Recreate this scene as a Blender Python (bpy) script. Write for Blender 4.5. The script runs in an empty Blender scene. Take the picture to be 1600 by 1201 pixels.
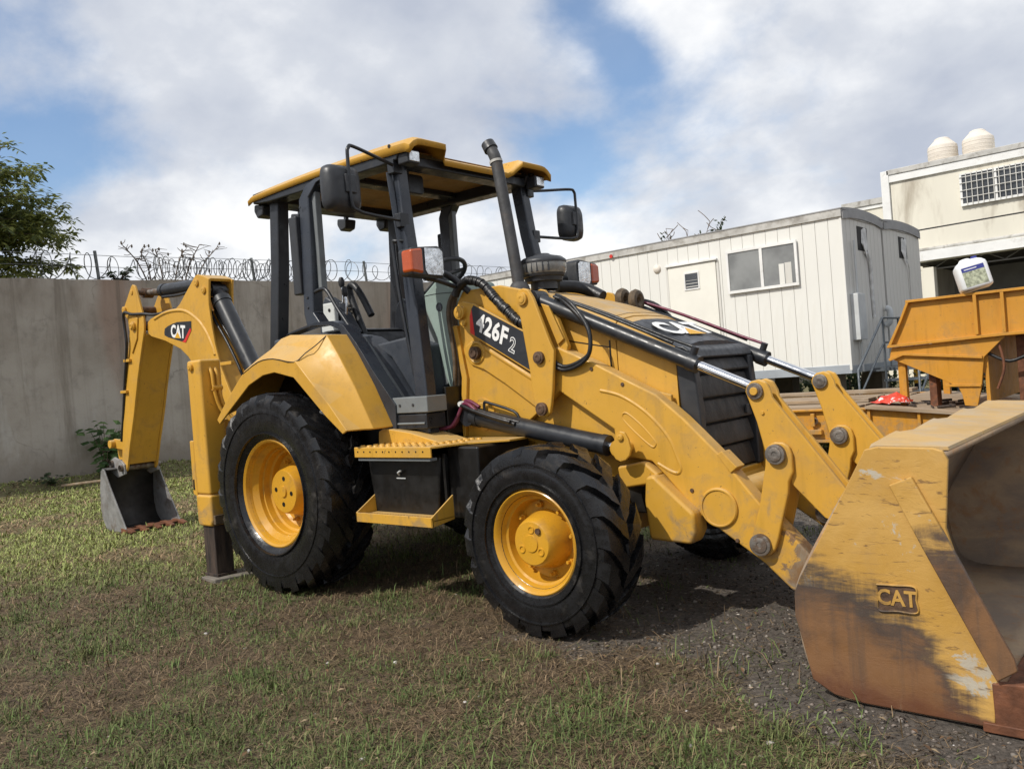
import bpy, bmesh, math, random
import numpy as np
from mathutils import Vector, Matrix
random.seed(7); rng = np.random.default_rng(7)
R = math.radians
scn = bpy.context.scene
C = scn.collection

# ------------------------------------------------------------------ camera, sky, sun, exposure
cam_d = bpy.data.cameras.new('camera'); cam = bpy.data.objects.new('camera', cam_d); C.objects.link(cam)
CR = Vector((0.7553449, 0.65060599, -0.07852343)); CU = Vector((0.05337212, 0.05835048, 0.99686842)); CW = Vector((-0.65315045, 0.75717043, -0.00935052))
CP = Vector((4.89722, -4.25062, 1.31016))
mw = Matrix((CR, CU, -CW)).transposed().to_4x4(); mw.translation = CP
cam.matrix_world = mw
cam_d.sensor_fit = 'HORIZONTAL'; cam_d.sensor_width = 36.0; cam_d.lens = 36.0 * 1300.07 / 1600.0
cam_d.clip_start = 0.05; cam_d.clip_end = 2000
scn.camera = cam
scn.render.engine = 'CYCLES'
scn.view_settings.view_transform = 'Standard'
try: scn.view_settings.look = 'None'
except Exception: pass
scn.view_settings.exposure = 0.17; scn.view_settings.gamma = 1.0
scn.view_settings.use_curve_mapping = False

SUN_DIR = Vector((-0.24, -0.90, 1.0)).normalized()        # towards the sun
SUN_EL = math.asin(SUN_DIR.z); SUN_AZ = math.atan2(SUN_DIR.x, SUN_DIR.y)   # azimuth clockwise from +y
sun_d = bpy.data.lights.new('sun', 'SUN'); sun_d.energy = 3.3; sun_d.angle = R(0.6); sun_d.color = (1.0, 0.95, 0.87)
sun = bpy.data.objects.new('sun', sun_d); C.objects.link(sun); sun.location = SUN_DIR * 60
sun.rotation_euler = SUN_DIR.to_track_quat('Z', 'Y').to_euler()

world = bpy.data.worlds.new('World'); scn.world = world; world.use_nodes = True
def build_sky():
    nt = world.node_tree; N = nt.nodes; L = nt.links; N.clear()
    def nd(t, **k):
        n = N.new(t)
        for a, b in k.items(): setattr(n, a, b)
        return n
    def mth(op, a, b=None, c=None, clamp=False):
        n = nd('ShaderNodeMath', operation=op); n.use_clamp = clamp
        for i, v in enumerate((a, b, c)):
            if v is None: continue
            if isinstance(v, (int, float)): n.inputs[i].default_value = v
            else: L.new(v, n.inputs[i])
        return n.outputs[0]
    out = nd('ShaderNodeOutputWorld'); bg = nd('ShaderNodeBackground'); bg.inputs[1].default_value = 0.10
    sky = nd('ShaderNodeTexSky', sky_type='NISHITA'); sky.sun_disc = False
    sky.sun_elevation = SUN_EL; sky.sun_rotation = SUN_AZ; sky.air_density = 1.0; sky.dust_density = 0.6; sky.ozone_density = 2.0
    tc = nd('ShaderNodeTexCoord'); sep = nd('ShaderNodeSeparateXYZ'); L.new(tc.outputs['Generated'], sep.inputs[0])
    z = mth('MAXIMUM', sep.outputs[2], 0.0); den = mth('ADD', z, 0.55)
    px = mth('DIVIDE', sep.outputs[0], den); py = mth('DIVIDE', sep.outputs[1], den)
    comb = nd('ShaderNodeCombineXYZ'); L.new(px, comb.inputs[0]); L.new(py, comb.inputs[1])
    def noise(scale, detail, rough, dist, off):
        mp = nd('ShaderNodeMapping'); mp.inputs['Location'].default_value = off; L.new(comb.outputs[0], mp.inputs[0])
        n = nd('ShaderNodeTexNoise'); n.inputs['Scale'].default_value = scale; n.inputs['Detail'].default_value = detail
        n.inputs['Roughness'].default_value = rough; n.inputs['Distortion'].default_value = dist
        L.new(mp.outputs[0], n.inputs['Vector']); return n.outputs[0]
    n1 = noise(2.1, 10, 0.58, 0.15, SKY_OFF)
    n2 = noise(2.6, 8, 0.50, 0.10, (8.3, 4.2, 2.0))
    n3 = noise(6.5, 8, 0.55, 0.15, (1.3, 9.2, 5.0))
    # gaps of blue where the cloud deck is open
    cov = mth('ADD', n1, SKY_COV)
    for (hx, hy, hz, tight, amt) in HOLES:
        vm = nd('ShaderNodeVectorMath', operation='DOT_PRODUCT'); L.new(tc.outputs['Generated'], vm.inputs[0]); vm.inputs[1].default_value = (hx, hy, hz)
        d = mth('SUBTRACT', 1.0, vm.outputs['Value']); g = mth('MULTIPLY', d, -tight); e = mth('EXPONENT', g)
        cov = mth('SUBTRACT', cov, mth('MULTIPLY', e, amt))
    mr = nd('ShaderNodeMapRange', interpolation_type='SMOOTHSTEP'); L.new(cov, mr.inputs[0])
    mr.inputs[1].default_value = 0.38; mr.inputs[2].default_value = 0.59; mr.inputs[3].default_value = 0.10; mr.inputs[4].default_value = 0.98
    shade = mth('ADD', mth('MULTIPLY', n2, 0.65), mth('MULTIPLY', n3, 0.35))
    sr = nd('ShaderNodeValToRGB'); L.new(shade, sr.inputs[0])
    el = sr.color_ramp.elements; el[0].position = 0.38; el[0].color = (4.7, 5.1, 6.0, 1); el[1].position = 0.62; el[1].color = (9.3, 9.35, 9.4, 1)
    m = el.new(0.5); m.color = (6.2, 6.5, 7.1, 1)
    mix = nd('ShaderNodeMix', data_type='RGBA'); L.new(mr.outputs[0], mix.inputs[0])
    hs = nd('ShaderNodeHueSaturation'); hs.inputs['Saturation'].default_value = 1.1; hs.inputs['Value'].default_value = 1.35; L.new(sky.outputs[0], hs.inputs['Color']); L.new(hs.outputs[0], mix.inputs[6]); L.new(sr.outputs[0], mix.inputs[7])
    L.new(mix.outputs[2], bg.inputs[0]); L.new(bg.outputs[0], out.inputs[0])
def view_dir(px, py):
    d = CW + CR * ((px - 800) / 1300.07) - CU * ((py - 600.5) / 1300.07); d.normalize(); return tuple(d)
SKY_OFF = (12.3, 0.4, 2); SKY_COV = 0.12
HOLES = [view_dir(900, 10) + (900.0, 0.22), view_dir(985, 90) + (1200.0, 0.22), view_dir(40, 260) + (500.0, 0.22), view_dir(900, 270) + (700.0, 0.14), view_dir(560, 400) + (900.0, 0.14)]
build_sky()

# ------------------------------------------------------------------ materials
MATS = {}
def _nodes(name):
    m = bpy.data.materials.new(name); m.use_nodes = True
    nt = m.node_tree; b = nt.nodes['Principled BSDF']; return m, nt, b
def sock(nt, v, s):
    if isinstance(v, bpy.types.NodeSocket): nt.links.new(v, s)
    elif isinstance(v, (tuple, list)): s.default_value = (*v, 1) if len(v) == 3 else v
    else: s.default_value = v
def nnoise(nt, vec, scale, detail=5, rough=0.55, dist=0.0):
    n = nt.nodes.new('ShaderNodeTexNoise'); n.inputs['Scale'].default_value = scale; n.inputs['Detail'].default_value = detail
    n.inputs['Roughness'].default_value = rough; n.inputs['Distortion'].default_value = dist
    if vec is not None: nt.links.new(vec, n.inputs['Vector'])
    return n.outputs[0]
def nmap(nt, v, a, b, c=0.0, d=1.0, smooth=True):
    n = nt.nodes.new('ShaderNodeMapRange'); n.interpolation_type = 'SMOOTHSTEP' if smooth else 'LINEAR'
    nt.links.new(v, n.inputs[0])
    for i, x in enumerate((a, b, c, d)): n.inputs[i + 1].default_value = x
    return n.outputs[0]
def nmix(nt, f, a, b):
    n = nt.nodes.new('ShaderNodeMix'); n.data_type = 'RGBA'
    sock(nt, f, n.inputs[0]); sock(nt, a, n.inputs[6]); sock(nt, b, n.inputs[7]); return n.outputs[2]
def nmath(nt, op, a, b=0.0, clamp=False):
    n = nt.nodes.new('ShaderNodeMath'); n.operation = op; n.use_clamp = clamp
    sock(nt, a, n.inputs[0]); sock(nt, b, n.inputs[1]); return n.outputs[0]
def ncoord(nt, scale=(1, 1, 1)):
    t = nt.nodes.new('ShaderNodeTexCoord'); mp = nt.nodes.new('ShaderNodeMapping'); mp.inputs['Scale'].default_value = scale
    nt.links.new(t.outputs['Object'], mp.inputs[0]); return mp.outputs[0]
def nbump(nt, b, h, strength=0.2, dist=0.01):
    n = nt.nodes.new('ShaderNodeBump'); n.inputs['Strength'].default_value = strength; n.inputs['Distance'].default_value = dist
    nt.links.new(h, n.inputs['Height']); nt.links.new(n.outputs[0], b.inputs['Normal'])
def mul(c, k): return tuple(min(1, x * k) for x in c)
def mat(name, col, rough=0.5, metal=0.0, var=0.12, scale=2.5, dirt=None, dthr=(0.55, 0.72), dscale=4.0, damt=0.8, bump=0.0, bscale=80.0, coat=0.0, rvar=0.12, stretch=(1, 1, 1), spec=0.5):
    m, nt, b = _nodes(name); v = ncoord(nt, stretch)
    n = nnoise(nt, v, scale, 6, 0.6)
    c = nmix(nt, nmap(nt, n, 0.3, 0.7), mul(col, 1 - var), mul(col, 1 + var))
    rr = nmap(nt, nnoise(nt, v, scale * 3.1, 5, 0.6), 0.3, 0.7, max(0.03, rough - rvar), min(1, rough + rvar))
    if dirt is not None:
        dn = nnoise(nt, v, dscale, 8, 0.62, 0.3)
        f = nmap(nt, dn, dthr[0], dthr[1], 0.0, damt); c = nmix(nt, f, c, dirt)
        r2 = nt.nodes.new('ShaderNodeMix'); nt.links.new(f, r2.inputs[0]); nt.links.new(rr, r2.inputs[2]); r2.inputs[3].default_value = 0.85; rr = r2.outputs[0]
    nt.links.new(c, b.inputs['Base Color']); nt.links.new(rr, b.inputs['Roughness'])
    b.inputs['Metallic'].default_value = metal; b.inputs['Specular IOR Level'].default_value = spec
    if coat: b.inputs['Coat Weight'].default_value = coat; b.inputs['Coat Roughness'].default_value = 0.15
    if bump: nbump(nt, b, nnoise(nt, v, bscale, 4, 0.6), bump, 0.01)
    MATS[name] = m; return m
YEL = (0.575, 0.310, 0.036)
def paint(name, col, dustc, chips, streaks, rough, tipwear=False):
    m, nt, b = _nodes(name); v = ncoord(nt)
    c = nmix(nt, nmap(nt, nnoise(nt, v, 1.6, 6, 0.6), 0.3, 0.7), mul(col, 0.93), mul(col, 1.07))
    st = nnoise(nt, ncoord(nt, (5, 5, 0.5)), 3.0, 8, 0.65, 0.2)
    c = nmix(nt, nmap(nt, st, 0.50, 0.78, 0, streaks), c, mul(col, 0.62))
    gr = nnoise(nt, v, 5.5, 9, 0.68, 0.4)
    c = nmix(nt, nmap(nt, gr, 0.50, 0.76, 0, 0.6), c, (0.30, 0.19, 0.075))
    # dust that has settled on faces that look up
    g = nt.nodes.new('ShaderNodeNewGeometry'); sp = nt.nodes.new('ShaderNodeSeparateXYZ'); nt.links.new(g.outputs['True Normal'], sp.inputs[0])
    up = nmath(nt, 'MULTIPLY', nmap(nt, sp.outputs[2], 0.45, 0.95), nmap(nt, nnoise(nt, v, 4, 7, 0.65), 0.25, 0.7, 0.25, 0.75))
    c = nmix(nt, up, c, dustc)
    zz_ = nt.nodes.new('ShaderNodeSeparateXYZ'); nt.links.new(v, zz_.inputs[0]); mudn = nnoise(nt, v, 7, 9, 0.7, 0.5)
    mud = nmap(nt, nmath(nt, 'ADD', nmath(nt, 'MULTIPLY', nmath(nt, 'SUBTRACT', 0.75, zz_.outputs[2]), 0.35), mudn), 0.55, 0.75, 0, 0.7); c = nmix(nt, mud, c, (0.27, 0.19, 0.105))
    ch = nmap(nt, nnoise(nt, v, 34, 5, 0.75, 0.6), 0.645, 0.67, 0, chips); c = nmix(nt, ch, c, (0.085, 0.055, 0.035))
    if tipwear:      # paint peeled off the arm ends that run in the dirt
        xs = nt.nodes.new('ShaderNodeSeparateXYZ'); nt.links.new(v, xs.inputs[0]); tn = nnoise(nt, v, 11, 8, 0.72, 0.8)
        tw = nmap(nt, nmath(nt, 'ADD', nmath(nt, 'MULTIPLY', nmath(nt, 'SUBTRACT', xs.outputs[0], 3.27), 1.6), nmath(nt, 'SUBTRACT', tn, 0.5)), -0.02, 0.04, 0, 0.9)
        c = nmix(nt, tw, c, nmix(nt, nmap(nt, gr, 0.4, 0.6), (0.22, 0.19, 0.15), (0.16, 0.085, 0.04)))
    nt.links.new(c, b.inputs['Base Color'])
    rr = nmap(nt, gr, 0.3, 0.75, rough - 0.10, rough + 0.25); nt.links.new(rr, b.inputs['Roughness'])
    nbump(nt, b, nnoise(nt, v, 9, 6, 0.6), 0.05, 0.01); MATS[name] = m
paint('yellow', YEL, (0.50, 0.36, 0.18), 0.7, 0.5, 0.48); paint('yellow_arm', YEL, (0.50, 0.36, 0.18), 0.8, 0.5, 0.48, True)
mat('yellow_rim', (0.56, 0.285, 0.022), 0.32, 0, 0.06, 3, dirt=(0.20, 0.11, 0.035), dthr=(0.50, 0.76), dscale=9, damt=0.55)
mat('yellow_dusty', (0.47, 0.30, 0.11), 0.65, 0, 0.12, 3, dirt=(0.40, 0.32, 0.22), dthr=(0.40, 0.68), dscale=7, damt=0.75, bump=0.1, bscale=30)
paint('orange_steel', (0.56, 0.255, 0.024), (0.46, 0.29, 0.13), 0.8, 0.7, 0.5)
mat('black', (0.018, 0.020, 0.024), 0.38, 0, 0.25, 5, dirt=(0.07, 0.06, 0.05), dthr=(0.55, 0.8), dscale=6, damt=0.4)
mat('frame_grey', (0.022, 0.027, 0.037), 0.30, 0, 0.12, 3, dirt=(0.10, 0.10, 0.10), dthr=(0.45, 0.9), dscale=2, damt=0.35)
mat('plastic_black', (0.028, 0.030, 0.034), 0.45, 0, 0.15, 8, dirt=(0.10, 0.09, 0.08), dthr=(0.6, 0.85), dscale=7, damt=0.35)
mat('under_black', (0.006, 0.0055, 0.005), 0.42, 0, 0.4, 4, dirt=(0.03, 0.024, 0.018), dthr=(0.5, 0.85), dscale=4, damt=0.4)
mat('rubber', (0.0085, 0.0085, 0.0095), 0.26, 0, 0.3, 9, dirt=(0.085, 0.074, 0.062), dthr=(0.56, 0.76), dscale=8, damt=0.5, bump=0.10, bscale=110, rvar=0.15)
mat('hose', (0.014, 0.014, 0.015), 0.42, 0, 0.3, 14, bump=0.15, bscale=150)
mat('hose_brown', (0.10, 0.07, 0.04), 0.6, 0, 0.4, 20, bump=0.3, bscale=60)
mat('chrome', (0.72, 0.73, 0.75), 0.12, 1.0, 0.05, 9, rvar=0.06)
mat('steel', (0.20, 0.18, 0.16), 0.55, 0.7, 0.35, 14, dirt=(0.13, 0.075, 0.04), dthr=(0.45, 0.65), dscale=16, damt=0.8, bump=0.2, bscale=90)
mat('pin_brown', (0.11, 0.065, 0.04), 0.6, 0.3, 0.4, 25, bump=0.3, bscale=60)
mat('grey_plastic', (0.16, 0.175, 0.18), 0.5, 0, 0.1, 5, dirt=(0.10, 0.09, 0.08), dthr=(0.55, 0.8), dscale=6, damt=0.4)
mat('dark_console', (0.045, 0.052, 0.065), 0.5, 0, 0.15, 5, dirt=(0.12, 0.11, 0.10), dthr=(0.55, 0.8), dscale=5, damt=0.4)
mat('mint_plastic', (0.26, 0.335, 0.30), 0.5, 0, 0.06, 4, dirt=(0.20, 0.21, 0.18), dthr=(0.5, 0.8), dscale=4, damt=0.5)
mat('white_plastic', (0.62, 0.64, 0.62), 0.5, 0, 0.06, 4)
mat('amber', (0.47, 0.075, 0.010), 0.18, 0, 0.08, 20, coat=0.4)
mat('lens', (0.74, 0.76, 0.77), 0.22, 0.75, 0.30, 30, coat=0.9, bump=0.5, bscale=45)
mat('smoke_plastic', (0.17, 0.17, 0.16), 0.22, 0, 0.3, 12, dirt=(0.30, 0.28, 0.25), dthr=(0.45, 0.7), dscale=10, damt=0.6, coat=0.4)
mat('exhaust', (0.06, 0.06, 0.062), 0.62, 0.2, 0.25, 9, dirt=(0.13, 0.10, 0.08), dthr=(0.5, 0.75), dscale=10, damt=0.5, bump=0.1)
mat('mirror_glass', (0.7, 0.72, 0.75), 0.03, 1.0, 0.02, 3, rvar=0.01)
mat('decal_black', (0.022, 0.024, 0.030), 0.42, 0, 0.2, 8)
mat('decal_white', (0.80, 0.80, 0.78), 0.5, 0, 0.04, 8)
mat('decal_red', (0.62, 0.03, 0.02), 0.5, 0, 0.08, 8)
mat('decal_yellow', (0.70, 0.38, 0.03), 0.5, 0, 0.05, 8)
mat('maroon', (0.14, 0.02, 0.05), 0.45, 0, 0.2, 12)
mat('radiator', (0.030, 0.029, 0.029), 0.6, 0, 0.35, 9, dirt=(0.11, 0.095, 0.08), dthr=(0.45, 0.75), dscale=7, damt=0.55, bump=0.25, bscale=130, stretch=(1, 1, 0.4))
mat('wood_dark', (0.055, 0.036, 0.026), 0.75, 0, 0.4, 5, dirt=(0.015, 0.011, 0.009), dthr=(0.45, 0.62), dscale=6, damt=0.9, stretch=(6, 6, 0.6), bump=0.3, bscale=25)
mat('wood_deck', (0.30, 0.215, 0.135), 0.85, 0, 0.3, 3.0, dirt=(0.36, 0.30, 0.23), dthr=(0.45, 0.62), dscale=4, damt=0.7, stretch=(0.6, 6, 6), bump=0.35, bscale=24)
mat('concrete', (0.17, 0.15, 0.125), 0.9, 0, 0.15, 6, bump=0.3, bscale=50)
mat('old_bucket', (0.27, 0.265, 0.26), 0.6, 0.35, 0.25, 8, dirt=(0.14, 0.10, 0.07), dthr=(0.5, 0.7), dscale=6, damt=0.7, bump=0.2, bscale=60)
mat('bucket_inside', (0.045, 0.042, 0.040), 0.6, 0.2, 0.3, 6, dirt=(0.16, 0.10, 0.06), dthr=(0.58, 0.8), dscale=4, damt=0.6)
mat('rust', (0.165, 0.062, 0.028), 0.75, 0.1, 0.45, 9, dirt=(0.07, 0.04, 0.028), dthr=(0.5, 0.7), dscale=9, damt=0.8, bump=0.3, bscale=60)
mat('siding', (0.75, 0.745, 0.70), 0.5, 0, 0.03, 1.0, dirt=(0.50, 0.46, 0.38), dthr=(0.52, 0.80), dscale=2.2, damt=0.5, stretch=(1.6, 1, 0.22))
mat('siding_grey', (0.62, 0.61, 0.57), 0.6, 0, 0.06, 1.0, dirt=(0.36, 0.32, 0.26), dthr=(0.5, 0.78), dscale=2.0, damt=0.55, stretch=(1, 1, 0.22))
mat('door_cream', (0.80, 0.785, 0.71), 0.5, 0, 0.03, 2)
mat('trim_white', (0.78, 0.78, 0.76), 0.55, 0, 0.06, 2, dirt=(0.42, 0.39, 0.33), dthr=(0.55, 0.75), dscale=3, damt=0.5)
mat('trim_dirty', (0.50, 0.49, 0.46), 0.7, 0, 0.12, 2, dirt=(0.20, 0.18, 0.15), dthr=(0.45, 0.68), dscale=3.5, damt=0.7)
mat('roof_grey', (0.30, 0.30, 0.30), 0.7, 0, 0.12, 2)
mat('skirt_blue', (0.42, 0.46, 0.50), 0.4, 0.3, 0.1, 2)
mat('glass_dark', (0.055, 0.060, 0.066), 0.06, 0, 0.4, 1.5, rvar=0.02, spec=0.8)
mat('glass_cabin', (0.19, 0.195, 0.19), 0.08, 0, 0.35, 1.2, rvar=0.03, spec=0.9)
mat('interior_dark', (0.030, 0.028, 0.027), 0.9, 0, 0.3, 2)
mat('cream_wall', (0.74, 0.705, 0.60), 0.9, 0, 0.06, 0.7, dirt=(0.34, 0.29, 0.22), dthr=(0.52, 0.74), dscale=1.1, damt=0.85, stretch=(1, 1, 0.22), bump=0.1, bscale=40)
mat('tank_beige', (0.70, 0.64, 0.56), 0.65, 0, 0.05, 2, dirt=(0.4, 0.35, 0.3), dthr=(0.55, 0.8), dscale=3, damt=0.5)
mat('wire', (0.11, 0.115, 0.12), 0.5, 0.6, 0.3, 6)
mat('post_grey', (0.13, 0.14, 0.14), 0.6, 0.3, 0.3, 9)
mat('bark', (0.11, 0.085, 0.06), 0.9, 0, 0.3, 12, bump=0.4, bscale=30)
mat('twig', (0.12, 0.085, 0.06), 0.9, 0, 0.3, 12)
mat('jug_white', (0.76, 0.77, 0.77), 0.4, 0, 0.04, 6, coat=0.2)
mat('jug_blue', (0.035, 0.045, 0.24), 0.5, 0, 0.1, 9)
mat('jug_picture', (0.36, 0.38, 0.27), 0.6, 0, 0.5, 30)
mat('bag_red', (0.62, 0.06, 0.03), 0.45, 0, 0.15, 9, dirt=(0.75, 0.72, 0.7), dthr=(0.56, 0.6), dscale=14, damt=0.95, bump=0.2, bscale=30)
mat('steel_blue', (0.10, 0.115, 0.13), 0.5, 0.4, 0.2, 8)
mat('box_grey', (0.55, 0.57, 0.57), 0.5, 0.1, 0.06, 4)
mat('torn_foil', (0.62, 0.62, 0.60), 0.6, 0, 0.2, 9)

def leaf_mat(name, c1, c2, rough=0.55):
    m, nt, b = _nodes(name)
    oi = nt.nodes.new('ShaderNodeAttribute'); oi.attribute_name = 'tint'
    c = nmix(nt, oi.outputs['Fac'], c1, c2)
    nt.links.new(c, b.inputs['Base Color']); b.inputs['Roughness'].default_value = rough
    tr = nt.nodes.new('ShaderNodeBsdfTranslucent'); nt.links.new(c, tr.inputs[0])
    mx = nt.nodes.new('ShaderNodeMixShader'); mx.inputs[0].default_value = 0.45
    nt.links.new(b.outputs[0], mx.inputs[1]); nt.links.new(tr.outputs[0], mx.inputs[2])
    nt.links.new(mx.outputs[0], nt.nodes['Material Output'].inputs[0])
    MATS[name] = m
leaf_mat('leaf_tree', (0.070, 0.100, 0.032), (0.30, 0.32, 0.08))
leaf_mat('leaf_green', (0.045, 0.095, 0.025), (0.11, 0.19, 0.055))
leaf_mat('leaf_dark', (0.020, 0.040, 0.014), (0.06, 0.09, 0.03))
def grass_mat():
    m, nt, b = _nodes('grass')
    a = nt.nodes.new('ShaderNodeVertexColor'); a.layer_name = 'col'
    nt.links.new(a.outputs[0], b.inputs['Base Color']); b.inputs['Roughness'].default_value = 0.7; b.inputs['Specular IOR Level'].default_value = 0.25
    MATS['grass'] = m
grass_mat()
def wall_mat():
    m, nt, b = _nodes('wall_render')
    v = ncoord(nt); vs = ncoord(nt, (1, 1.3, 0.28))
    n1 = nnoise(nt, v, 0.55, 7, 0.6, 0.2); n2 = nnoise(nt, vs, 1.3, 8, 0.62, 0.4); n3 = nnoise(nt, v, 3.5, 8, 0.65)
    c = nmix(nt, nmap(nt, n1, 0.32, 0.68), (0.270, 0.235, 0.195), (0.400, 0.365, 0.320))
    c = nmix(nt, nmap(nt, n2, 0.5, 0.72, 0, 0.75), c, (0.165, 0.135, 0.105))
    c = nmix(nt, nmap(nt, n2, 0.24, 0.40, 0.6, 0.0), c, (0.47, 0.45, 0.42))
    n4 = nnoise(nt, ncoord(nt, (1, 1.0, 0.22)), 0.62, 3, 0.5)
    c = nmix(nt, nmap(nt, n4, 0.62, 0.74, 0, 0.55), c, (0.29, 0.175, 0.125))
    c = nmix(nt, nmap(nt, n3, 0.52, 0.75, 0, 0.35), c, (0.10, 0.09, 0.08))
    sz = nt.nodes.new('ShaderNodeSeparateXYZ'); nt.links.new(v, sz.inputs[0])
    run = nnoise(nt, ncoord(nt, (1, 3.2, 0.10)), 1.6, 8, 0.66, 0.3)
    c = nmix(nt, nmath(nt, 'MULTIPLY', nmap(nt, run, 0.50, 0.72, 0, 0.6), nmap(nt, sz.outputs[2], -0.5, 3.6, 0.25, 1.0)), c, (0.13, 0.105, 0.080))
    c = nmix(nt, nmap(nt, nmath(nt, 'ADD', sz.outputs[2], nmath(nt, 'MULTIPLY', nmath(nt, 'SUBTRACT', n3, 0.5), 1.6)), 0.9, 0.25, 0, 0.55), c, (0.20, 0.165, 0.125))
    ck = nt.nodes.new('ShaderNodeTexVoronoi'); ck.feature = 'DISTANCE_TO_EDGE'; ck.inputs['Scale'].default_value = 0.42; wv = nt.nodes.new('ShaderNodeVectorMath'); wv.operation = 'ADD'
    wn = nt.nodes.new('ShaderNodeTexNoise'); wn.inputs['Scale'].default_value = 2.2; wn.inputs['Detail'].default_value = 6; nt.links.new(v, wn.inputs['Vector']); nt.links.new(v, wv.inputs[0]); nt.links.new(wn.outputs['Color'], wv.inputs[1]); nt.links.new(wv.outputs[0], ck.inputs['Vector'])
    c = nmix(nt, nmath(nt, 'MULTIPLY', nmap(nt, ck.outputs['Distance'], 0.010, 0.002), nmap(nt, n1, 0.50, 0.65, 0, 0.35)), c, (0.09, 0.075, 0.06))
    nt.links.new(c, b.inputs['Base Color']); b.inputs['Roughness'].default_value = 0.92
    nbump(nt, b, nnoise(nt, v, 14, 8, 0.7), 0.35, 0.02); MATS['wall_render'] = m
wall_mat()
def bucket_mat(name, zline, slope, drop):
    m, nt, b = _nodes(name); v = ncoord(nt)
    sep = nt.nodes.new('ShaderNodeSeparateXYZ'); nt.links.new(v, sep.inputs[0]); x, z = sep.outputs[0], sep.outputs[2]
    nl = nnoise(nt, v, 3.4, 7, 0.62, 0.5); nf = nnoise(nt, ncoord(nt, (1, 1, 0.16)), 18, 7, 0.7, 0.3); nh = nnoise(nt, ncoord(nt, (0.40, 1, 2.6)), 6, 8, 0.66, 0.5)
    # the paint is rubbed off below a ragged line that drops away towards the tip
    zb = nmath(nt, 'SUBTRACT', zline, nmath(nt, 'MULTIPLY', nmath(nt, 'SUBTRACT', x, 3.58), slope))
    zb = nmath(nt, 'SUBTRACT', zb, nmath(nt, 'MULTIPLY', nmath(nt, 'MAXIMUM', nmath(nt, 'SUBTRACT', x, 4.00), 0.0), drop))
    d0 = nmath(nt, 'SUBTRACT', z, zb)
    d = nmath(nt, 'ADD', d0, nmath(nt, 'MULTIPLY', nmath(nt, 'SUBTRACT', nh, 0.5), 0.55))
    d = nmath(nt, 'ADD', d, nmath(nt, 'MULTIPLY', nmath(nt, 'SUBTRACT', nf, 0.5), 0.20))
    paint = nmap(nt, d, -0.10, 0.06)
    pc = nmix(nt, nmap(nt, nl, 0.35, 0.7), (0.46, 0.255, 0.050), (0.54, 0.32, 0.085))
    sm = nnoise(nt, ncoord(nt, (1.0, 1, 1.3)), 4.2, 10, 0.74, 0.6)
    pc = nmix(nt, nmap(nt, sm, 0.595, 0.635, 0, 0.85), pc, (0.43, 0.41, 0.35))
    scr = nnoise(nt, ncoord(nt, (1.0, 1, 1.6)), 9, 9, 0.72, 0.8)
    pc = nmix(nt, nmap(nt, nnoise(nt, ncoord(nt, (0.5, 1, 2.2)), 22, 6, 0.7, 0.6), 0.58, 0.66, 0, 0.75), pc, (0.13, 0.07, 0.03))
    rot = nt.nodes.new('ShaderNodeMapping'); rot.inputs['Rotation'].default_value = (0, 0.9, 0); rot.inputs['Scale'].default_value = (0.5, 1, 9); nt.links.new(v, rot.inputs[0])
    pc = nmix(nt, nmap(nt, nnoise(nt, rot.outputs[0], 7, 7, 0.7, 0.3), 0.57, 0.72, 0, 0.7), pc, (0.22, 0.125, 0.05))
    pc = nmix(nt, nmap(nt, nnoise(nt, v, 2.1, 8, 0.7, 0.4), 0.48, 0.72, 0, 0.45), pc, (0.33, 0.22, 0.11))
    streak = nnoise(nt, ncoord(nt, (2.2, 1, 0.10)), 9, 8, 0.68, 0.2)
    bare = nmix(nt, nmap(nt, nl, 0.34, 0.60), (0.085, 0.050, 0.030), (0.20, 0.098, 0.040))
    bare = nmix(nt, nmap(nt, streak, 0.46, 0.70, 0, 0.5), bare, (0.060, 0.046, 0.038))
    bare = nmix(nt, nmap(nt, d, -0.20, -0.05, 0.0, 0.85), bare, (0.050, 0.041, 0.037))
    low = nmap(nt, nmath(nt, 'ADD', z, nmath(nt, 'MULTIPLY', nmath(nt, 'SUBTRACT', nl, 0.5), 0.7)), 0.02, 0.24, 0.8, 0.0)
    bare = nmix(nt, low, bare, (0.115, 0.040, 0.018))
    bare = nmix(nt, nmap(nt, nf, 0.61, 0.74, 0, 0.55), bare, (0.25, 0.19, 0.13))
    c = nmix(nt, paint, bare, pc)
    nt.links.new(c, b.inputs['Base Color']); nt.links.new(nmap(nt, sm, 0.3, 0.7, 0.42, 0.72), b.inputs['Roughness'])
    nbump(nt, b, scr, 0.30, 0.01); MATS[name] = m
bucket_mat('worn_bucket', 0.53, 0.36, 1.35); bucket_mat('worn_strip', 0.66, 0.0, 0.0)
def inner_bucket_mat():
    m, nt, b = _nodes('bucket_bowl'); v = ncoord(nt)
    n = nnoise(nt, ncoord(nt, (1, 0.5, 1.6)), 3.0, 8, 0.65, 0.6); n2 = nnoise(nt, v, 7, 8, 0.7, 0.4)
    c = nmix(nt, nmap(nt, n, 0.35, 0.65), (0.42, 0.30, 0.185), (0.26, 0.20, 0.15))
    c = nmix(nt, nmap(nt, n2, 0.52, 0.66, 0, 0.7), c, (0.36, 0.19, 0.085))
    nt.links.new(c, b.inputs['Base Color']); b.inputs['Roughness'].default_value = 0.8
    nbump(nt, b, n2, 0.4, 0.015); MATS['bucket_bowl'] = m
inner_bucket_mat()

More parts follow.
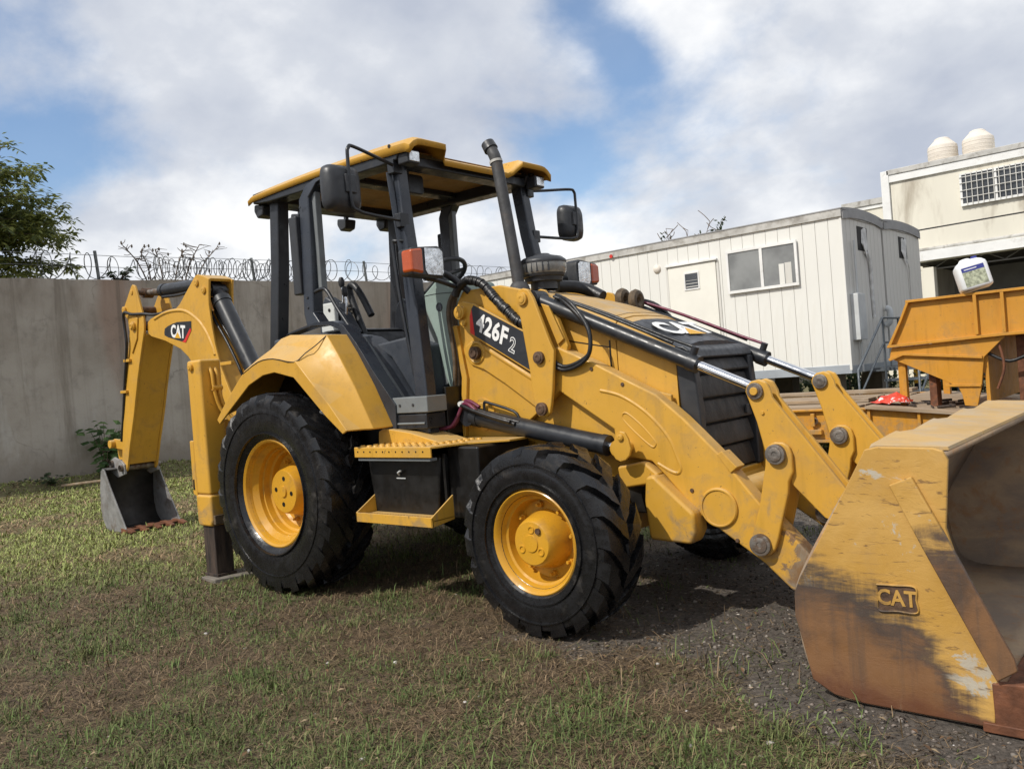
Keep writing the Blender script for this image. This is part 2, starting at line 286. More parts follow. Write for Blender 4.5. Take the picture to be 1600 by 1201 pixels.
# ------------------------------------------------------------------ geometry helpers
def wloc(o):
    v = Vector((0, 0, 0))
    while o is not None: v = v + o.location; o = o.parent
    return v
def mk(name, verts, faces, m, parent=None, smooth=False, bevel=0.0, sharp=40, seg=2, solid=0.0):
    """verts in world coordinates; stored relative to the thing's own base"""
    me = bpy.data.meshes.new(name); off = wloc(parent)
    me.from_pydata([tuple(Vector(v) - off) for v in verts], [], faces)
    me.validate(); me.update()
    bm = bmesh.new(); bm.from_mesh(me); bmesh.ops.recalc_face_normals(bm, faces=bm.faces); bm.to_mesh(me); bm.free()
    if m is not None: me.materials.append(MATS[m] if isinstance(m, str) else m)
    o = bpy.data.objects.new(name, me); C.objects.link(o); o.parent = parent
    if smooth or bevel:
        me.polygons.foreach_set('use_smooth', [True] * len(me.polygons))
        if not bevel: me.set_sharp_from_angle(angle=R(sharp))
    if solid:
        s = o.modifiers.new('solidify', 'SOLIDIFY'); s.thickness = solid; s.offset = 0
    if bevel:
        bv = o.modifiers.new('bevel', 'BEVEL'); bv.width = bevel; bv.segments = seg; bv.limit_method = 'ANGLE'; bv.angle_limit = R(35); bv.harden_normals = True
    return o
class MB:
    """collects simple solids into one mesh"""
    def __init__(s): s.v = []; s.f = []
    def add(s, v, f): k = len(s.v); s.v += [tuple(x) for x in v]; s.f += [tuple(i + k for i in q) for q in f]; return s
    def box(s, a, b):
        x0, y0, z0 = a; x1, y1, z1 = b
        return s.add([(x0, y0, z0), (x1, y0, z0), (x1, y1, z0), (x0, y1, z0), (x0, y0, z1), (x1, y0, z1), (x1, y1, z1), (x0, y1, z1)],
                     [(0, 3, 2, 1), (4, 5, 6, 7), (0, 1, 5, 4), (1, 2, 6, 5), (2, 3, 7, 6), (3, 0, 4, 7)])
    def prism(s, poly, y0, y1):
        n = len(poly); v = [(x, y0, z) for x, z in poly] + [(x, y1, z) for x, z in poly]
        return s.add(v, [tuple(range(n)), tuple(range(2 * n - 1, n - 1, -1))] + [(i, (i + 1) % n, n + (i + 1) % n, n + i) for i in range(n)])
    def prism_x(s, poly, x0, x1):
        n = len(poly); v = [(x0, y, z) for y, z in poly] + [(x1, y, z) for y, z in poly]
        return s.add(v, [tuple(range(n)), tuple(range(2 * n - 1, n - 1, -1))] + [(i, (i + 1) % n, n + (i + 1) % n, n + i) for i in range(n)])
    def prism_z(s, poly, z0, z1):
        n = len(poly); v = [(x, y, z0) for x, y in poly] + [(x, y, z1) for x, y in poly]
        return s.add(v, [tuple(range(n)), tuple(range(2 * n - 1, n - 1, -1))] + [(i, (i + 1) % n, n + (i + 1) % n, n + i) for i in range(n)])
    def cyl(s, a, b, r, r2=None, n=20):
        a, b = Vector(a), Vector(b); r2 = r if r2 is None else r2; d = (b - a).normalized()
        u = d.orthogonal().normalized(); w = d.cross(u); v = []
        for c, q in ((a, r), (b, r2)):
            for i in range(n):
                t = 2 * math.pi * i / n; v.append(c + u * (q * math.cos(t)) + w * (q * math.sin(t)))
        return s.add(v, [tuple(range(n)), tuple(range(2 * n - 1, n - 1, -1))] + [(i, (i + 1) % n, n + (i + 1) % n, n + i) for i in range(n)])
    def tube(s, pts, r, n=8, smooth=4, closed=False, rfun=None):
        P = catmull(pts, smooth, closed) if smooth else [Vector(p) for p in pts]
        m = len(P); v = []; u = None
        for i in range(m):
            d = (P[(i + 1) % m] - P[i - 1]) if closed else (P[min(i + 1, m - 1)] - P[max(i - 1, 0)])
            if d.length < 1e-9: d = Vector((0, 0, 1))
            d.normalize()
            u = d.orthogonal().normalized() if u is None else (u - d * u.dot(d)).normalized()
            w = d.cross(u); rr = r if rfun is None else r * rfun(i / max(1, m - 1))
            for k in range(n):
                t = 2 * math.pi * k / n; v.append(P[i] + u * (rr * math.cos(t)) + w * (rr * math.sin(t)))
        f = []
        for i in range(m if closed else m - 1):
            for k in range(n):
                a = i * n; b = ((i + 1) % m) * n; f.append((a + k, a + (k + 1) % n, b + (k + 1) % n, b + k))
        if not closed: f += [tuple(range(n - 1, -1, -1)), tuple(range((m - 1) * n, m * n))]
        return s.add(v, f)
    def lathe(s, prof, c, axis='y', n=48, a0=0, a1=2 * math.pi):
        """prof: (offset along axis, radius)"""
        full = abs(a1 - a0 - 2 * math.pi) < 1e-6; k = n if full else n + 1; v = []
        for (h, r) in prof:
            for i in range(k):
                t = a0 + (a1 - a0) * i / n; p, q = r * math.cos(t), r * math.sin(t)
                v.append((c[0] + p, c[1] + h, c[2] + q) if axis == 'y' else (c[0] + p, c[1] + q, c[2] + h) if axis == 'z' else (c[0] + h, c[1] + p, c[2] + q))
        f = []
        for j in range(len(prof) - 1):
            for i in range(n if full else n): f.append((j * k + i, j * k + (i + 1) % k, (j + 1) * k + (i + 1) % k, (j + 1) * k + i))
        return s.add(v, f)
    def build(s, name, m, parent=None, **k): return mk(name, s.v, s.f, m, parent, **k)
def catmull(pts, k=4, closed=False):
    P = [Vector(p) for p in pts]; n = len(P)
    if n < 3 or k < 2: return P
    out = []
    for i in range(n if closed else n - 1):
        p0 = P[(i - 1) % n] if (closed or i > 0) else P[0]; p1 = P[i]; p2 = P[(i + 1) % n]; p3 = P[(i + 2) % n] if (closed or i + 2 < n) else P[-1]
        for j in range(k):
            t = j / k
            out.append(0.5 * ((2 * p1) + (p2 - p0) * t + (2 * p0 - 5 * p1 + 4 * p2 - p3) * t * t + (3 * p1 - p0 - 3 * p2 + p3) * t ** 3))
    if not closed: out.append(P[-1])
    return out
def prism(name, poly, y0, y1, m, parent=None, bevel=0.005): return MB().prism(poly, y0, y1).build(name, m, parent, bevel=bevel)
def box(name, a, b, m, parent=None, bevel=0.004): return MB().box(a, b).build(name, m, parent, bevel=bevel)
def cyl(name, a, b, r, m, parent=None, r2=None, n=24): return MB().cyl(a, b, r, r2, n).build(name, m, parent, smooth=True)
def tube(name, pts, r, m, parent=None, n=8, smooth=5): return MB().tube(pts, r, n, smooth).build(name, m, parent, smooth=True, sharp=70)
def circle_poly(cx, cz, r, n=20, a0=0, a1=360): return [(cx + r * math.cos(R(a0 + (a1 - a0) * i / n)), cz + r * math.sin(R(a0 + (a1 - a0) * i / n))) for i in range(n)]
def tag(o, label, cat, group=None, kind=None):
    if label: o['label'] = label
    if cat: o['category'] = cat
    if group: o['group'] = group
    if kind: o['kind'] = kind
    return o
def thing(name, label, cat, loc=(0, 0, 0), group=None):
    o = bpy.data.objects.new(name, None); o.empty_display_size = 0.2; C.objects.link(o); o.location = loc
    return tag(o, label, cat, group)
def struct(o): o['kind'] = 'structure'; return o
def text(name, s, M4, m, parent, size=1.0, extrude=0.001, offset=0.0, shear=0.0, sx=1.0, spacing=1.0):
    cu = bpy.data.curves.new(name, 'FONT'); cu.body = s; cu.size = size; cu.extrude = extrude; cu.offset = offset; cu.shear = shear
    cu.align_x = 'CENTER'; cu.align_y = 'CENTER'; cu.space_character = spacing; cu.resolution_u = 3
    ob = bpy.data.objects.new(name + '_c', cu); C.objects.link(ob); bpy.context.view_layer.update()
    me0 = ob.evaluated_get(bpy.context.evaluated_depsgraph_get()).to_mesh()
    v = [M4 @ Vector((p.co.x * sx, p.co.y, p.co.z)) for p in me0.vertices]; f = [tuple(q.vertices) for q in me0.polygons]
    ob.to_mesh_clear(); bpy.data.objects.remove(ob); bpy.data.curves.remove(cu)
    me = bpy.data.meshes.new(name); off = wloc(parent); me.from_pydata([tuple(p - off) for p in v], [], f); me.update(); me.materials.append(MATS[m])
    o = bpy.data.objects.new(name, me); C.objects.link(o); o.parent = parent; return o
def frame(origin, xdir, ydir):
    x = Vector(xdir).normalized(); y = Vector(ydir); z = x.cross(y).normalized(); y = z.cross(x)
    mm = Matrix((x, y, z)).transposed().to_4x4(); mm.translation = Vector(origin); return mm
def copy_tree(o, parent):
    c = o.copy(); C.objects.link(c); c.parent = parent
    for ch in [k for k in bpy.data.objects if k.parent is o]: copy_tree(ch, c)
    return c
# ------------------------------------------------------------------ backhoe loader
BL = thing('backhoe_loader', 'large yellow backhoe loader with open canopy cab parked on the grass', 'backhoe loader')

# ---- chassis
fr = MB(); fr.box((-0.95, -0.34, 0.46), (1.25, 0.34, 0.92)); fr.box((1.20, -0.33, 0.50), (2.55, 0.33, 0.86)); fr.build('chassis', 'under_black', BL, bevel=0.01)
ax = MB(); ax.cyl((0, -0.80, 0.655), (0, 0.80, 0.655), 0.13); ax.cyl((0, -0.62, 0.655), (0, 0.62, 0.655), 0.17, n=16); ax.build('rear_axle', 'under_black', BL, smooth=True)
ax = MB(); ax.cyl((2.2, -0.84, 0.465), (2.2, 0.84, 0.465), 0.075); ax.box((2.08, -0.45, 0.39), (2.32, 0.45, 0.60)); ax.build('front_axle', 'yellow', BL, bevel=0.01)
mb = MB()
for s in (-1, 1): MB().prism([(1.20, 0.915), (1.21, 1.30), (1.70, 1.20), (2.10, 1.30), (2.67, 1.15), (2.67, 0.74), (2.45, 0.66), (1.95, 0.80), (1.70, 0.915)], s * 0.375, s * 0.400).build('chassis_side_plate', 'yellow', BL, bevel=0.006)
mb = MB()      # dark floor pan and firewall
mb.box((-0.62, -0.62, 0.93), (1.20, 0.62, 0.99)); mb.box((1.17, -0.60, 0.95), (1.20, 0.60, 1.28)); mb.build('floor_pan', 'under_black', BL, bevel=0.005)
for s in (-1, 1):
    tw = prism('loader_tower', [(1.215, 0.93), (1.262, 1.32), (1.215, 1.62), (1.215, 1.80), (1.27, 1.872), (1.58, 1.868), (1.86, 1.79), (1.93, 1.70), (2.0, 1.62), (2.06, 1.46), (1.98, 1.20), (1.74, 1.045), (1.60, 0.925)], s * 0.415, s * 0.452, 'yellow', BL, 0.008)
    prism('stiffener', [(1.215, 0.95), (1.270, 1.33), (1.215, 1.66), (1.175, 1.66), (1.225, 1.33), (1.175, 0.95)], s * 0.36, s * 0.475, 'yellow', tw, 0.006)
    prism('gusset', [(1.90, 1.72), (1.955, 1.70), (2.045, 1.50), (2.0, 1.47)], s * 0.45, s * 0.468, 'yellow', tw, 0.004)
    MB().lathe([(0, 0.10), (s * 0.012, 0.10), (s * 0.012, 0.075), (s * 0.02, 0.07), (s * 0.02, 0.0001)], (1.37, s * 0.452, 1.09), 'y', 32).build('round_cover', 'yellow', tw, smooth=True)

# ---- wheels
def make_tyre(Rt, rf, w, nl, lw, m, parent, sweep, hub_off):
    h = w / 2; rb = Rt - 0.036; b0 = h - hub_off
    prof = [(-b0 + 0.02, rf - 0.03), (-b0, rf - 0.004), (-b0 - 0.018, rf + 0.012), (-h * 0.97, rf + 0.06), (-h, (rf + rb) * 0.5), (-h * 0.985, rb - 0.075), (-h * 0.965, rb - 0.055), (-h * 0.97, rb - 0.05), (-h * 0.93, rb - 0.012), (-h * 0.80, rb), (0, rb + 0.008)]
    prof = prof + [(-a, r) for a, r in reversed(prof[:-1])]
    t = MB(); t.lathe(prof, (0, 0, 0), 'y', 72)
    for side in (-1, 1):
        for rr_, hh in (((rf + 0.045), 0.006), ((rf + rb) * 0.5 + 0.045, 0.005)):
            yy = side * (h * 0.985 if rr_ < (rf + rb) / 2 - 0.01 else h * 0.998)
            t.lathe([(yy - side * 0.01, rr_ - 0.007), (yy + side * hh, rr_ - 0.003), (yy + side * hh, rr_ + 0.003), (yy - side * 0.01, rr_ + 0.007)], (0, 0, 0), 'y', 72)
    for side in (-1, 1):
        for i in range(nl):
            t0 = 2 * math.pi * (i + (0.5 if side > 0 else 0)) / nl
            secs = [(-0.03, 0.0, 0.85, 0), (0.30, 0.22, 0.92, 0), (0.34, 0.31, 1.0, 0), (0.70, 0.60, 1.0, 0), (0.90, 0.78, 1.05, 0.010), (0.985, 0.85, 1.02, 0.058)]
            v = []
            for (a, sw, ww, drop) in secs:
                th = t0 + sweep * sw; hw = lw * ww / Rt / 2
                rt = Rt - drop; ro = rb - 0.012 if a < 0.9 else rb - 0.10
                y = side * h * a; yb = side * h * min(a, 0.975)
                for (q, rr_, yy) in ((-hw * 1.15, ro, yb), (-hw, rt, y), (hw, rt, y), (hw * 1.15, ro, yb)):
                    v.append((rr_ * math.cos(th + q), yy, rr_ * math.sin(th + q)))
            f = [(0, 1, 2, 3), (20, 23, 22, 21)]
            for k in range(5):
                for j in range(4): f.append((k * 4 + j, k * 4 + (j + 1) % 4, k * 4 + 4 + (j + 1) % 4, k * 4 + 4 + j))
            t.add(v, f)
    return t.build('tyre', m, parent, smooth=True, sharp=32)
def make_wheel(front):
    m = MB()
    if front:
        Rt, rf, w, ho = 0.485, 0.266, 0.32, 0.03; o = w / 2 - ho
        prof = [(o * 0.0 + 0.11, 0.21), (-o * 0.6, 0.225), (-o + 0.02, 0.245), (-o, 0.262), (-o - 0.006, 0.268), (-o - 0.010, 0.262), (-o - 0.002, 0.250), (-o + 0.022, 0.236), (-o + 0.045, 0.226), (-o + 0.052, 0.214), (-o + 0.10, 0.208), (-o + 0.118, 0.200), (-o + 0.118, 0.10)]
    else:
        Rt, rf, w, ho = 0.675, 0.364, 0.40, 0.05; o = w / 2 - ho
        prof = [(o * 0.0 + 0.12, 0.29), (-o * 0.5, 0.30), (-o + 0.03, 0.335), (-o, 0.360), (-o - 0.008, 0.366), (-o - 0.012, 0.358), (-o - 0.002, 0.344), (-o + 0.03, 0.330), (-o + 0.055, 0.326), (-o + 0.062, 0.312), (-o + 0.10, 0.306), (-o + 0.108, 0.290), (-o + 0.15, 0.284), (-o + 0.158, 0.268), (-o + 0.20, 0.262), (-o + 0.215, 0.245), (-o + 0.215, 0.10)]
    rim = m.lathe(prof, (0, 0, 0), 'y', 64).build('wheel', 'yellow_rim', BL, smooth=True, sharp=28)
    make_tyre(Rt, rf, w, 18 if front else 21, 0.098 if front else 0.088, 'rubber', rim, 0.42 if front else 0.50, ho)
    if front:
        MB().lathe([(-o + 0.13, 0.155), (-o + 0.10, 0.150), (-o + 0.02, 0.128), (-o - 0.012, 0.116), (-o - 0.020, 0.108), (-o - 0.022, 0.045), (-o - 0.028, 0.042), (-o - 0.028, 0.0001)], (0, 0, 0), 'y', 40).build('hub', 'yellow_rim', rim, smooth=True, sharp=28)
        for k in range(3):
            a = R(100 + 120 * k); MB().lathe([(-o - 0.018, 0.022), (-o - 0.026, 0.020), (-o - 0.026, 0.014), (-o - 0.021, 0.012), (-o - 0.021, 0.0001)], (0.07 * math.cos(a), 0, 0.07 * math.sin(a)), 'y', 16).build('hub_boss', 'yellow_rim', rim, smooth=True, sharp=28)
        cyl('drain_plug', (0.035, -o - 0.032, 0.075), (0.035, -o - 0.02, 0.075), 0.016, 'pin_brown', rim, n=8)
        rn, nr, yn = 0.178, 8, -o + 0.118
    else:
        MB().lathe([(-o + 0.23, 0.19), (-o + 0.20, 0.185), (-o + 0.16, 0.17), (-o + 0.085, 0.150), (-o + 0.075, 0.142), (-o + 0.074, 0.04), (-o + 0.064, 0.036), (-o + 0.064, 0.0001)], (0, 0, 0), 'y', 40).build('hub', 'yellow_rim', rim, smooth=True, sharp=28)
        for k in range(4):
            a = R(75 + 90 * k); cyl('hub_hole', (0.088 * math.cos(a), -o + 0.0725, 0.088 * math.sin(a)), (0.088 * math.cos(a), -o + 0.09, 0.088 * math.sin(a)), 0.016, 'under_black', rim, n=12)
        rn, nr, yn = 0.218, 8, -o + 0.215
    for k in range(nr):
        a = R(22 + 360 * k / nr); x, z = rn * math.cos(a), rn * math.sin(a)
        n = MB(); n.cyl((x, yn + 0.01, z), (x, yn - 0.024, z), 0.017, n=6); n.cyl((x, yn - 0.02, z), (x, yn - 0.045, z), 0.009, n=8); n.build('wheel_nut', 'yellow_rim', rim)
    return rim
wr = make_wheel(False); wr.location = (0, -0.95, 0.655); wr.rotation_euler = (0, R(-8), 0)
wf = make_wheel(True); wf.location = (2.2, -0.92, 0.468); wf.rotation_euler = (0, R(13), 0)
for w_, p in ((wr, (0, 0.95, 0.655)), (wf, (2.2, 0.92, 0.468))):
    c = copy_tree(w_, BL); c.location = p; c.rotation_euler = (0, R(20), math.pi)

# ---- hood and grille
HX = [1.45, 1.62, 1.87, 2.08, 2.30, 2.48, 2.62, 2.70]; HZ = [1.862, 1.822, 1.752, 1.688, 1.606, 1.516, 1.444, 1.408]
def hood_z(x): return float(np.interp(x, HX, HZ))
def hood_sec(x, hw=0.36, zb=0.80, up=0.0):
    z = hood_z(x) + up; r = 0.05
    pts = [(-hw, zb), (-hw, z - r * 1.25)] + [(-hw + r - r * math.cos(R(a)), z - r * 1.25 + r * math.sin(R(a))) for a in (20, 45, 70)] + [(-hw + r * 1.3, z - r * 0.14), (-0.16, z + 0.012), (0.0, z + 0.016)]
    return pts + [(-y, q) for y, q in reversed(pts[:-1])]
def loft(secs, xs):
    n = len(secs[0]); v = [(x, y, z) for x, s in zip(xs, secs) for y, z in s]
    f = [(i * n + j, i * n + j + 1, (i + 1) * n + j + 1, (i + 1) * n + j) for i in range(len(secs) - 1) for j in range(n - 1)]
    return v, f + [tuple(range(n)), tuple(range((len(secs) - 1) * n, len(secs) * n))]
v, f = loft([hood_sec(x) for x in HX[:5] + [2.325]], HX[:5] + [2.325]); hood = mk('hood', v, f, 'yellow', BL, smooth=True, sharp=38)
xs = [1.70, 1.87, 2.08, 2.29]
def top_sec(x, up):
    return [(y, z + up) for y, z in hood_sec(x)[5:-5]]
v, f = loft([top_sec(x, 0.004) + [(0.28, hood_z(x) - 0.03), (-0.28, hood_z(x) - 0.03)] for x in xs], xs); mk('hood_lid', v, f, 'yellow_dusty', hood, smooth=True, sharp=38)
v, f = loft([hood_sec(x, 0.358, 0.80, -0.004) for x in (2.33, 2.48, 2.62, 2.69)], (2.33, 2.48, 2.62, 2.69)); mk('hood_nose', v, f, 'yellow', BL, smooth=True, sharp=38)
xs = [2.385, 2.48, 2.62, 2.70, 2.73]
v, f = loft([[(y, z + 0.002) for y, z in hood_sec(min(x, 2.70))[4:-4]] + [(0.30, hood_z(x) - 0.06), (-0.30, hood_z(x) - 0.06)] for x in xs], xs); cap = mk('hood_decal', v, f, 'decal_black', hood, smooth=True, sharp=38)
sl = Vector((2.44 - 2.64, 0, hood_z(2.44) - hood_z(2.64)))
M4 = frame((2.535, 0.03, hood_z(2.535) + 0.0225), (0, 1, 0), sl)
text('letters', 'CAT', M4, 'decal_white', cap, 0.235, 0.001, 0.008, 0, 1.15, 1.0)
q = [M4 @ Vector(p) for p in ((-0.085, -0.092, 0.003), (0.12, -0.092, 0.003), (0.02, 0.005, 0.003))]; mk('triangle', q, [(0, 1, 2)], 'decal_yellow', cap)
for (y0, y1, z0, z1, nm) in ((-0.368, 0.368, 1.33, 1.405, 'grille_header'),):
    pass
g = MB(); g.prism([(2.688, 1.405), (2.74, 1.40), (2.775, 1.375), (2.79, 1.33), (2.70, 1.33), (2.688, 1.36)], -0.366, 0.366); grille = g.build('grille_surround', 'plastic_black', BL, bevel=0.012)
for s in (-1, 1): prism('side_frame', [(2.688, 1.36), (2.79, 1.33), (2.812, 1.05), (2.815, 0.70), (2.70, 0.70), (2.705, 1.0)], s * 0.366, s * 0.300, 'plastic_black', grille, 0.012)
box('radiator_core', (2.72, -0.30, 0.70), (2.735, 0.30, 1.34), 'radiator', grille, 0)
zz = 1.325
for k, hgt in enumerate((0.085, 0.135, 0.135, 0.135, 0.135)):
    z1 = zz; z0 = zz - hgt + 0.012; zz -= hgt
    mbx = MB(); mbx.prism([(2.752, z1), (2.762, z1 - 0.004), (2.792, z0 + 0.012), (2.788, z0), (2.745, z0 + 0.006)], -0.298, 0.298); mbx.build('grille_slat', 'radiator', grille, bevel=0.004)
box('grille_latch', (2.79, 0.20, 1.00), (2.805, 0.235, 1.05), 'plastic_black', grille)
prism('hood_seam_strip', [(2.276, 0.95), (2.286, 0.95), (2.290, 1.47), (2.280, 1.47)], -0.362, -0.3605, 'under_black', hood, 0)
prism('hood_seam_strip', [(1.99, 1.497), (2.284, 1.434), (2.284, 1.428), (1.99, 1.490)], -0.362, -0.3605, 'under_black', hood, 0)
nb = MB(); nb.box((2.70, -0.36, 0.55), (2.80, 0.36, 0.70)); nb.cyl((2.75, -0.42, 0.62), (2.75, 0.42, 0.62), 0.07); nb.build('front_bumper', 'yellow', BL, bevel=0.01)
for s in (-1, 1):
    br = prism('axle_guard', [(2.545, 0.61), (2.56, 0.735), (2.61, 0.745), (2.83, 0.555), (2.835, 0.46), (2.80, 0.395), (2.56, 0.405)], s * 0.41, s * 0.545, 'yellow', BL, 0.02)
    prism('axle_arm', [(2.36, 0.78), (2.53, 0.81), (2.62, 0.74), (2.57, 0.69), (2.38, 0.66)], s * 0.40, s * 0.50, 'yellow', br, 0.015)

# ---- exhaust and pre-cleaner
ex = MB(); ex.tube([(1.612, -0.30, 1.84), (1.585, -0.30, 2.08), (1.545, -0.30, 2.38), (1.508, -0.30, 2.63), (1.490, -0.30, 2.70), (1.452, -0.298, 2.765)], 0.037, 20, 5)
exh = ex.build('exhaust_pipe', 'exhaust', BL, smooth=True, sharp=60)
MB().lathe([(0, 0.066), (0.02, 0.062), (0.045, 0.046), (0.05, 0.038)], (1.612, -0.30, 1.838), 'z', 24).build('base_collar', 'exhaust', exh, smooth=True)
d = Vector((1.490 - 1.508, 0, 0.07)).normalized(); p0 = Vector((1.504, -0.30, 2.645)); cyl('clamp', p0, p0 + d * 0.016, 0.042, 'trim_dirty', exh)
d = Vector((1.452 - 1.490, 0.002, 0.065)).normalized(); p0 = Vector((1.468, -0.2985, 2.738)); o_ = MB(); o_.cyl(p0, p0 + d * 0.052, 0.046, 0.043, 20); o_.build('cap', 'plastic_black', exh, smooth=True)
pc = MB().lathe([(1.84, 0.085), (1.885, 0.085), (1.89, 0.118), (1.915, 0.122), (1.92, 0.135), (1.935, 0.14)], (1.65, -0.10, 0), 'z', 40).build('pre_cleaner', 'plastic_black', BL, smooth=True)
MB().lathe([(1.935, 0.138), (1.95, 0.147), (1.99, 0.149), (2.005, 0.147)], (1.65, -0.10, 0), 'z', 40).build('bowl', 'smoke_plastic', pc, smooth=True)
MB().lathe([(2.002, 0.150), (2.012, 0.152), (2.022, 0.148), (2.040, 0.125), (2.052, 0.075), (2.058, 0.055), (2.066, 0.045), (2.066, 0.0001)], (1.65, -0.10, 0), 'z', 40).build('lid', 'plastic_black', pc, smooth=True)
for k in range(9):
    a = R(-150 + 14 * k); box_c = Vector((1.65 + 0.140 * math.cos(a), -0.10 + 0.140 * math.sin(a), 0)); vv = MB()
    vv.cyl((box_c.x, box_c.y, 1.945), (box_c.x, box_c.y, 1.998), 0.010, n=6); vv.build('vane', 'plastic_black', pc)
mb = MB(); mb.tube([(1.64, 0.05, 1.87), (1.70, 0.16, 1.86), (1.78, 0.20, 1.83), (1.88, 0.20, 1.775)], 0.040, 12, 5); mb.build('intake_hose', 'hose', BL, smooth=True)
for k, (x, z) in enumerate(((1.93, 1.755), (2.03, 1.735))):
    mb = MB(); mb.tube([(x, 0.36 + 0.045 * math.cos(R(a)), z + 0.045 * math.sin(R(a))) for a in range(0, 360, 30)], 0.030, 8, 2, True); mb.build('hose_coil', 'hose_brown', BL, smooth=True)

# ---- loader arms, links, cylinders
ARM = [(1.252, 1.476), (1.272, 1.526), (1.325, 1.552), (1.39, 1.545), (1.437, 1.516), (1.817, 1.296), (1.91, 1.444), (1.995, 1.459), (2.227, 1.358), (2.405, 1.266), (2.618, 1.159), (2.765, 1.034), (2.846, 0.954), (2.947, 0.853), (3.149, 0.608), (3.264, 0.497), (3.386, 0.367), (3.40, 0.31), (3.306, 0.194), (3.279, 0.200), (3.199, 0.272), (3.149, 0.318), (2.804, 0.549), (2.641, 0.729), (2.564, 0.806), (2.454, 0.822), (2.36, 0.82), (2.341, 0.86), (2.341, 0.979), (2.289, 1.012), (1.984, 1.206), (1.827, 1.101), (1.575, 1.269), (1.411, 1.365), (1.306, 1.404)]
LINK = [(1.793, 1.808), (1.822, 1.816), (1.86, 1.805), (1.893, 1.755), (1.99, 1.497), (2.017, 1.44), (1.986, 1.219), (1.968, 1.132), (1.954, 1.085), (1.930, 1.066), (1.9, 1.060), (1.872, 1.068), (1.852, 1.090), (1.848, 1.129), (1.835, 1.242), (1.83, 1.331), (1.79, 1.640), (1.763, 1.730), (1.770, 1.785)]
LEVEL = [(1.24, 1.735), (1.258, 1.785), (1.305, 1.80), (1.398, 1.776), (1.79, 1.570), (1.94, 1.47), (1.96, 1.40), (1.93, 1.35), (1.818, 1.322), (1.347, 1.592), (1.27, 1.66)]
LA = [(3.211, 0.866), (3.222, 0.888), (3.251, 0.907), (3.298, 0.905), (3.325, 0.885), (3.337, 0.85), (3.338, 0.768), (3.316, 0.723), (3.308, 0.668), (3.244, 0.448), (3.225, 0.398), (3.20, 0.368), (3.165, 0.355), (3.13, 0.360), (3.104, 0.382), (3.097, 0.42), (3.108, 0.448), (3.161, 0.608), (3.203, 0.793)]
LB = [(3.118, 1.15), (3.128, 1.178), (3.151, 1.198), (3.19, 1.205), (3.225, 1.190), (3.245, 1.150), (3.251, 1.117), (3.56, 0.696), (3.60, 0.60), (3.575, 0.55), (3.526, 0.53), (3.46, 0.553), (3.313, 0.708), (3.302, 0.762), (3.195, 0.862), (3.165, 1.001)]
def pin(name, x, z, r, y0, y1, m, parent, rings=True, n=24):
    s = -1 if y1 < y0 else 1; L_ = abs(y1 - y0)
    pr = [(0, r), (s * L_ * 0.75, r), (s * L_ * 0.8, r * 0.92), (s * L_ * 0.8, r * 0.72), (s * L_ * 0.95, r * 0.70), (s * L_, r * 0.62), (s * L_, r * 0.30), (s * L_ * 0.9, r * 0.26), (s * L_ * 0.9, 0.0001)] if rings else [(0, r), (s * L_ * 0.85, r), (s * L_, r * 0.9), (s * L_, 0.0001)]
    return MB().lathe(pr, (x, y0, z), 'y', n).build(name, m, parent, smooth=True, sharp=30)
def ridge(name, pts, y, w, h, m, parent, s):
    P = catmull([(a, 0, b) for a, b in pts], 6); vv = []; ff = []
    for i, p in enumerate(P):
        t = (P[min(i + 1, len(P) - 1)] - P[max(i - 1, 0)]).normalized(); nx, nz = -t.z, t.x
        for k, hh in ((-1, -0.002), (-0.35, h), (0.35, h), (1, -0.002)): vv.append((p.x + nx * w * k, y + s * hh, p.z + nz * w * k))
    for i in range(len(P) - 1):
        for k in range(3): ff.append((i * 4 + k, i * 4 + k + 1, i * 4 + 5 + k, i * 4 + 4 + k))
    return mk(name, vv, ff, m, parent, smooth=True, sharp=80)
